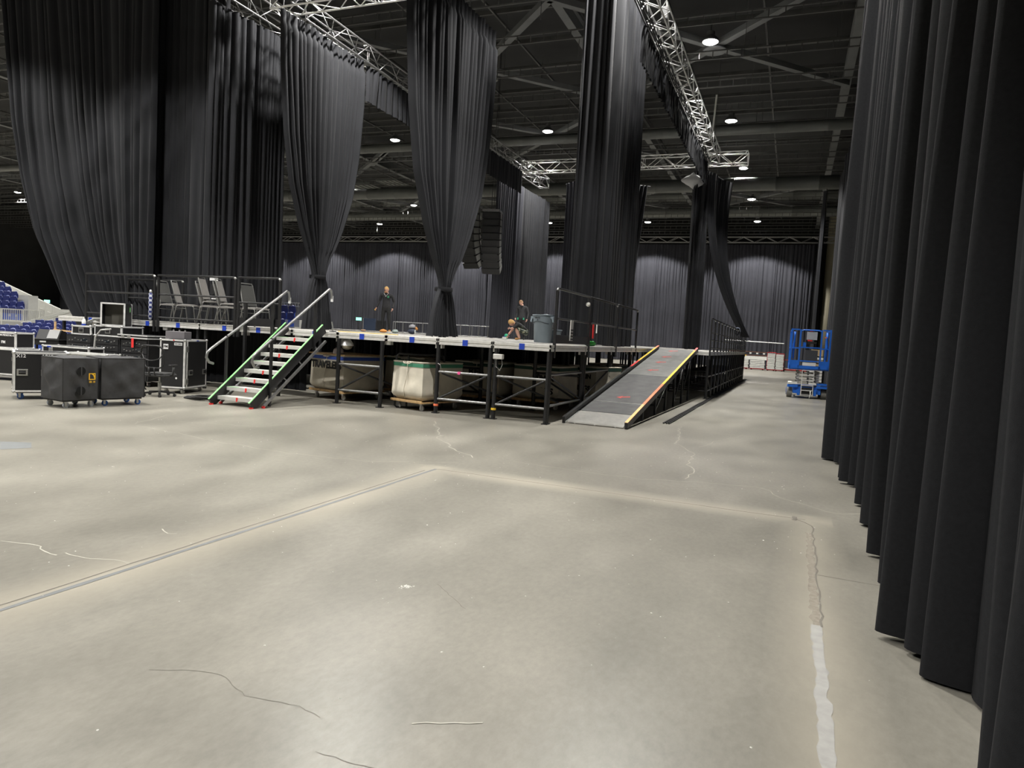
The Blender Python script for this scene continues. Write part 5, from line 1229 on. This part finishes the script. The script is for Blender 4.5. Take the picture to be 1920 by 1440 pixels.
# ------------------------------------------------------------------ people
skin = mat('skin', (.58, .33, .25), .55, var=.08); hair_bl = mat('blond_hair', (.55, .33, .12), .7, var=.2, scale=40); hair_br = mat('light_brown_hair', (.28, .16, .08), .7, var=.2, scale=40)
cloth_bk = mat('black_sweatshirt', (.022, .022, .024), .9, var=.15, bump=.3, bscale=14); cloth_gy = mat('charcoal_jacket', (.035, .035, .038), .85, var=.2, bump=.3, bscale=14)
trou_bk = mat('black_trousers', (.014, .014, .014), .9, var=.2, bump=.3, bscale=12); boot_m = mat('tan_boot', (.42, .22, .08), .7); eye_m = mat('dark_eye', (.02, .015, .012), .3)
camo_m = bpy.data.materials.new('camouflage_cloth'); camo_m.use_nodes = True; MATS['camo'] = camo_m
_n = camo_m.node_tree; _v = _n.nodes.new('ShaderNodeTexVoronoi'); _v.inputs['Scale'].default_value = 14
_r2 = _n.nodes.new('ShaderNodeValToRGB'); _r2.color_ramp.interpolation = 'CONSTANT'; _r2.color_ramp.elements[0].color = (.02, .03, .02, 1); _r2.color_ramp.elements[1].position = .55; _r2.color_ramp.elements[1].color = (.12, .13, .07, 1)
_e = _r2.color_ramp.elements.new(.85); _e.color = (.30, .29, .20, 1)
_tc = _n.nodes.new('ShaderNodeTexCoord'); _n.links.new(_tc.outputs['Object'], _v.inputs['Vector']); _s = _n.nodes.new('ShaderNodeSeparateColor'); _n.links.new(_v.outputs['Color'], _s.inputs[0]); _n.links.new(_s.outputs[0], _r2.inputs['Fac']); _n.links.new(_r2.outputs['Color'], _n.nodes['Principled BSDF'].inputs['Base Color'])
def skin_mesh(verts, edges, radii, root, sub=2):
    me = bpy.data.meshes.new('tmp'); me.from_pydata(verts, edges, []); o = bpy.data.objects.new('tmp', me); COL.objects.link(o)
    m = o.modifiers.new('s', 'SKIN'); sv = me.skin_vertices[0].data if me.skin_vertices else None
    if sv is None:
        bm = bmesh.new(); bm.from_mesh(me); bm.verts.layers.skin.verify(); bm.to_mesh(me); bm.free(); sv = me.skin_vertices[0].data
    for i, r in enumerate(radii): sv[i].radius = r if isinstance(r, tuple) else (r, r)
    sv[root].use_root = True
    m2 = o.modifiers.new('sub', 'SUBSURF'); m2.levels = sub; m2.render_levels = sub
    bpy.context.view_layer.update(); dg = bpy.context.evaluated_depsgraph_get()
    ev = bpy.data.meshes.new_from_object(o.evaluated_get(dg))
    V = [v.co.copy() for v in ev.vertices]; F = [tuple(p.vertices) for p in ev.polygons]
    bpy.data.objects.remove(o); bpy.data.meshes.remove(ev); bpy.data.meshes.remove(me)
    return V, F
def seg_dist(p, a, b):
    ab = b-a; t = max(0, min(1, (p-a).dot(ab)/max(1e-9, ab.length_squared))); return (p-(a+ab*t)).length
def person(label, loc, rz, J, R, mats, hair, head_rot, hair_kind='short'):
    """J joints, R radii; mats: list; segment material index by name"""
    t = thing('person', label, 'person', loc, rz)
    names = list(J); idx = {n: i for i, n in enumerate(names)}
    E = [('pelvis', 'waist'), ('waist', 'chest'), ('chest', 'neck'), ('neck', 'skull'), ('chest', 'shoulder_l'), ('shoulder_l', 'elbow_l'), ('elbow_l', 'wrist_l'), ('chest', 'shoulder_r'), ('shoulder_r', 'elbow_r'), ('elbow_r', 'wrist_r'),
         ('pelvis', 'hip_l'), ('hip_l', 'knee_l'), ('knee_l', 'ankle_l'), ('ankle_l', 'toe_l'), ('pelvis', 'hip_r'), ('hip_r', 'knee_r'), ('knee_r', 'ankle_r'), ('ankle_r', 'toe_r')]
    V, F = skin_mesh([J[n] for n in names], [(idx[a], idx[b]) for a, b in E], [R[n] for n in names], idx['pelvis'])
    SEG = mats['seg']; segs = [(Vector(J[a]), Vector(J[b]), SEG.get(b, 1)) for a, b in E]
    mb = MB(); mb.v = [tuple(v) for v in V]; mb.f = F; mb.m = []
    for f in F:
        c = sum((V[i] for i in f), Vector())/len(f)
        mb.m.append(min((seg_dist(c, a, b)*1.0, k) for a, b, k in segs)[1])
    # head
    H = Vector(J['skull'])+Vector((0, 0, .055)) if head_rot is None else Vector(J['skull']); HR = Matrix.Rotation(head_rot[1], 3, 'Z') @ Matrix.Rotation(head_rot[0], 3, 'X')
    def hp(u, v):   # ellipsoid head shaped with jaw and brow; face toward -y
        th = 2*pi*u; ph = pi*v; z = cos(ph); r = sin(ph)
        x = .076*r*cos(th); y = .095*r*sin(th); zz = .118*z
        if z < -.1: k = 1-.32*(-z-.1)/.9; x *= k; y = y*k-.012*(-z)
        if y < 0 and abs(x) < .05 and -.15 < z < .2: y *= .96
        return H+HR @ Vector((x, y, zz+.035))
    mb.k = 0; mb.grid(22, 16, hp)
    def hb(pts_fn, k): mb.k = k; pts_fn()
    def local(x, y, z): return H+HR @ Vector((x, y, z+.035))
    mb.k = 0
    mb.add([local(*p) for p in ((-.009, -.090, .02), (.009, -.090, .02), (-.016, -.090, -.028), (.016, -.090, -.028), (0, -.118, -.024), (0, -.094, .025))], [(0, 1, 5), (0, 4, 2), (1, 3, 4), (0, 5, 4), (5, 1, 4), (2, 4, 3)])
    for s in (-1, 1):
        mb.k = 0; mb.grid(8, 6, lambda u, v, s=s: local(s*.077+.010*sin(pi*v)*cos(2*pi*u), .005+.020*sin(pi*v)*sin(2*pi*u), -.005+.034*cos(pi*v)))
        mb.k = 4; mb.grid(8, 6, lambda u, v, s=s: local(s*.031+.011*sin(pi*v)*cos(2*pi*u), -.084+.007*sin(pi*v)*sin(2*pi*u), .012+.006*cos(pi*v)))
    mb.k = 5; mb.grid(8, 5, lambda u, v: local(.024*sin(pi*v)*cos(2*pi*u), -.084+.008*sin(pi*v)*sin(2*pi*u), -.056+.006*cos(pi*v)))
    # hands
    for s, w_, e in ((-1, 'wrist_l', 'elbow_l'), (1, 'wrist_r', 'elbow_r')):
        W = Vector(J[w_]); d = (W-Vector(J[e])).normalized(); hd = mats.get('hand_dir', {}).get(w_); d = Vector(hd).normalized() if hd else d
        side = d.cross(Vector((s, 0, 0.01))).normalized()   # across the knuckles
        nrm = d.cross(side).normalized(); cur = -nrm if nrm.x*s > 0 else nrm
        vs = [W, W+d*.045, W+d*.085]; es = [(0, 1), (1, 2)]; rs = [(.026, .022), (.036, .018), (.036, .016)]
        Vh, Fh = skin_mesh([tuple(p) for p in vs], es, rs, 0, 1); b = len(mb.v); mb.k = 0; mb.add(Vh, Fh)
        for i, L in enumerate((.070, .080, .074, .058)):
            o = W+d*.07+side*(.027-.018*i); p1 = o+d*L*.45; p2 = p1+(d*.8+cur*.6)*L*.35; p3 = p2+(d*.4+cur*.9)*L*.28
            Vh, Fh = skin_mesh([tuple(o), tuple(p1), tuple(p2), tuple(p3)], [(0, 1), (1, 2), (2, 3)], [.010, .0095, .009, .0075], 0, 1); mb.k = 0; mb.add(Vh, Fh)
        o = W+d*.025+side*.02; p1 = o+(d*.6+side*.8)*.035; p2 = p1+(d*.95+cur*.4+side*.1)*.035
        Vh, Fh = skin_mesh([tuple(o), tuple(p1), tuple(p2)], [(0, 1), (1, 2)], [.012, .011, .009], 0, 1); mb.k = 0; mb.add(Vh, Fh)
    body = mb.build('body', mats['list'], t, smooth='all')
    # hair
    def hr(u, v):
        th = 2*pi*u; ph = pi*(.02+.52*v); low = .0
        back = .5+.5*sin(th)   # +y is the back of the head
        ph = pi*(.01+(.34+.28*back)*v) if hair_kind == 'short' else pi*(.01+(.40+.30*back)*v)
        k = 1.06+.035*sin(13*th)*sin(5*ph) if hair_kind == 'short' else 1.14+.06*sin(9*th)
        return H+HR @ Vector((.078*k*sin(ph)*cos(th), .098*k*sin(ph)*sin(th)+.004, .122*k*cos(ph)+.035))
    MB().grid(26, 10, hr).build('hair', hair, t, smooth='all')
    return t
STD = dict(pelvis=.125, waist=.125, chest=.145, neck=.058, skull=.06, shoulder_l=.072, shoulder_r=.072, elbow_l=.05, elbow_r=.05, wrist_l=.036, wrist_r=.036, hip_l=.10, hip_r=.10, knee_l=.068, knee_r=.068, ankle_l=.055, ankle_r=.055, toe_l=.046, toe_r=.046)
STD['pelvis'] = (.15, .11); STD['waist'] = (.145, .105); STD['chest'] = (.165, .115)
lip = mat('lip', (.42, .17, .14), .5)
SEG1 = dict(waist=1, chest=1, neck=1, skull=0, shoulder_l=1, elbow_l=1, wrist_l=1, shoulder_r=1, elbow_r=1, wrist_r=1, hip_l=2, knee_l=2, ankle_l=2, toe_l=3, hip_r=2, knee_r=2, ankle_r=2, toe_r=3)
J1 = dict(pelvis=(0, 0, .95), waist=(0, -.01, 1.10), chest=(0, .0, 1.34), neck=(0, -.01, 1.52), skull=(0, -.05, 1.60), shoulder_l=(-.20, 0, 1.44), elbow_l=(-.29, .04, 1.17), wrist_l=(-.36, -.06, .95), shoulder_r=(.20, 0, 1.44), elbow_r=(.285, .05, 1.17), wrist_r=(.27, -.12, .93),
          hip_l=(-.095, 0, .88), knee_l=(-.115, -.03, .48), ankle_l=(-.135, .03, .075), toe_l=(-.16, -.14, .045), hip_r=(.095, 0, .88), knee_r=(.13, -.03, .48), ankle_r=(.15, .03, .075), toe_r=(.19, -.14, .045))
t = person('person in black zip sweatshirt and black trousers standing, looking down', (-14.5, 23.3, ZD), .33, J1, STD, dict(list=[skin, cloth_bk, trou_bk, boot_m, eye_m, lip], seg=SEG1), hair_bl, (.34, -.35))
MB().tube([(-.09, -.11, 1.50), (-.03, -.145, 1.42), (0, -.150, 1.36)], .007, 5).tube([(.09, -.11, 1.50), (.03, -.145, 1.42), (0, -.150, 1.36)], .007, 5).build('zip', zinc, t)
MB().lathe([(.04, 0), (.04, .008)], 12, (.09, -.152, 1.36), 'y').build('chest_badge', mat('green_badge', (.03, .22, .10), .7), t)
MB().grid(20, 12, lambda u, v: (.066*sin(pi*v)*cos(2*pi*u)-.018, -.110+.034*sin(pi*v)*sin(2*pi*u), 1.545+.042*cos(pi*v))).build('beard', mat('ginger_beard', (.38, .19, .10), .8), t, smooth='all')
MB().box((-.40, -.10, .86), (.03, .05, .05)).build('yellow_gloves', yellow_tape, t)
J2 = dict(J1); J2.update(elbow_l=(-.27, .06, 1.17), wrist_l=(-.25, -.10, .96), elbow_r=(.275, .06, 1.17), wrist_r=(.26, -.05, .92), skull=(-.03, -.075, 1.59))
t = person('person in charcoal jacket standing behind crouching person, head bowed', (-11.1, 28.9, ZD), .05, J2, STD, dict(list=[skin, cloth_gy, trou_bk, trou_bk, eye_m, lip], seg=SEG1), hair_br, (.48, -.45))
for s in (-1, 1): MB().box((s*.13, -.13, .93), (.05, .03, .09)).build('green_cloth', mat('bright_green_cloth', (.04, .42, .22), .8), t)
MB().prism([(-.07, 1.50), (.07, 1.50), (0, 1.36)], -.142, -.118).build('collar', lam_black, t)
J3 = dict(pelvis=(0, .22, .30), waist=(0, .10, .42), chest=(0, -.08, .56), neck=(0, -.23, .62), skull=(0, -.33, .60), shoulder_l=(-.18, -.10, .60), elbow_l=(-.25, -.28, .40), wrist_l=(-.14, -.44, .19), shoulder_r=(.18, -.12, .60), elbow_r=(.26, -.30, .43), wrist_r=(.12, -.40, .42),
          hip_l=(-.10, .20, .28), knee_l=(-.17, -.18, .44), ankle_l=(-.15, -.02, .075), toe_l=(-.17, -.20, .045), hip_r=(.10, .20, .28), knee_r=(.18, -.20, .44), ankle_r=(.16, -.04, .075), toe_r=(.18, -.22, .045))
SEG3 = dict(SEG1); SEG3.update(wrist_l=0, wrist_r=0, elbow_l=1, elbow_r=1, toe_l=3, toe_r=3, ankle_l=0, ankle_r=0)
t = person('blond person in black shirt and camouflage trousers crouching on stage', (-9.3, 24.2, ZD), -1.12, J3, STD, dict(list=[skin, cloth_bk, camo_m, boot_m, eye_m, lip], seg=SEG3, hand_dir=dict(wrist_l=(.1, -.35, -.9), wrist_r=(-.6, -.6, -.1))), hair_bl, (.80, 0), 'full')
t = thing('work_tool', 'small white and blue tool on deck at crouching hand', 'tool', (-9.85, 24.0, ZD), .3)
MB().box((0, 0, .05), (.16, .08, .10)).build('tool_body', white_paint, t, bevel=.01); MB().box((0, 0, .115), (.06, .05, .04)).build('tool_grip', blue_tape, t)
blob('green_cloth_bag', 'small bright green bag beyond the crouching person', 'bag', -10.6, 26.0, (.09, .08, .22), mat('bright_green_cloth', (.04, .42, .22), .8), 9)
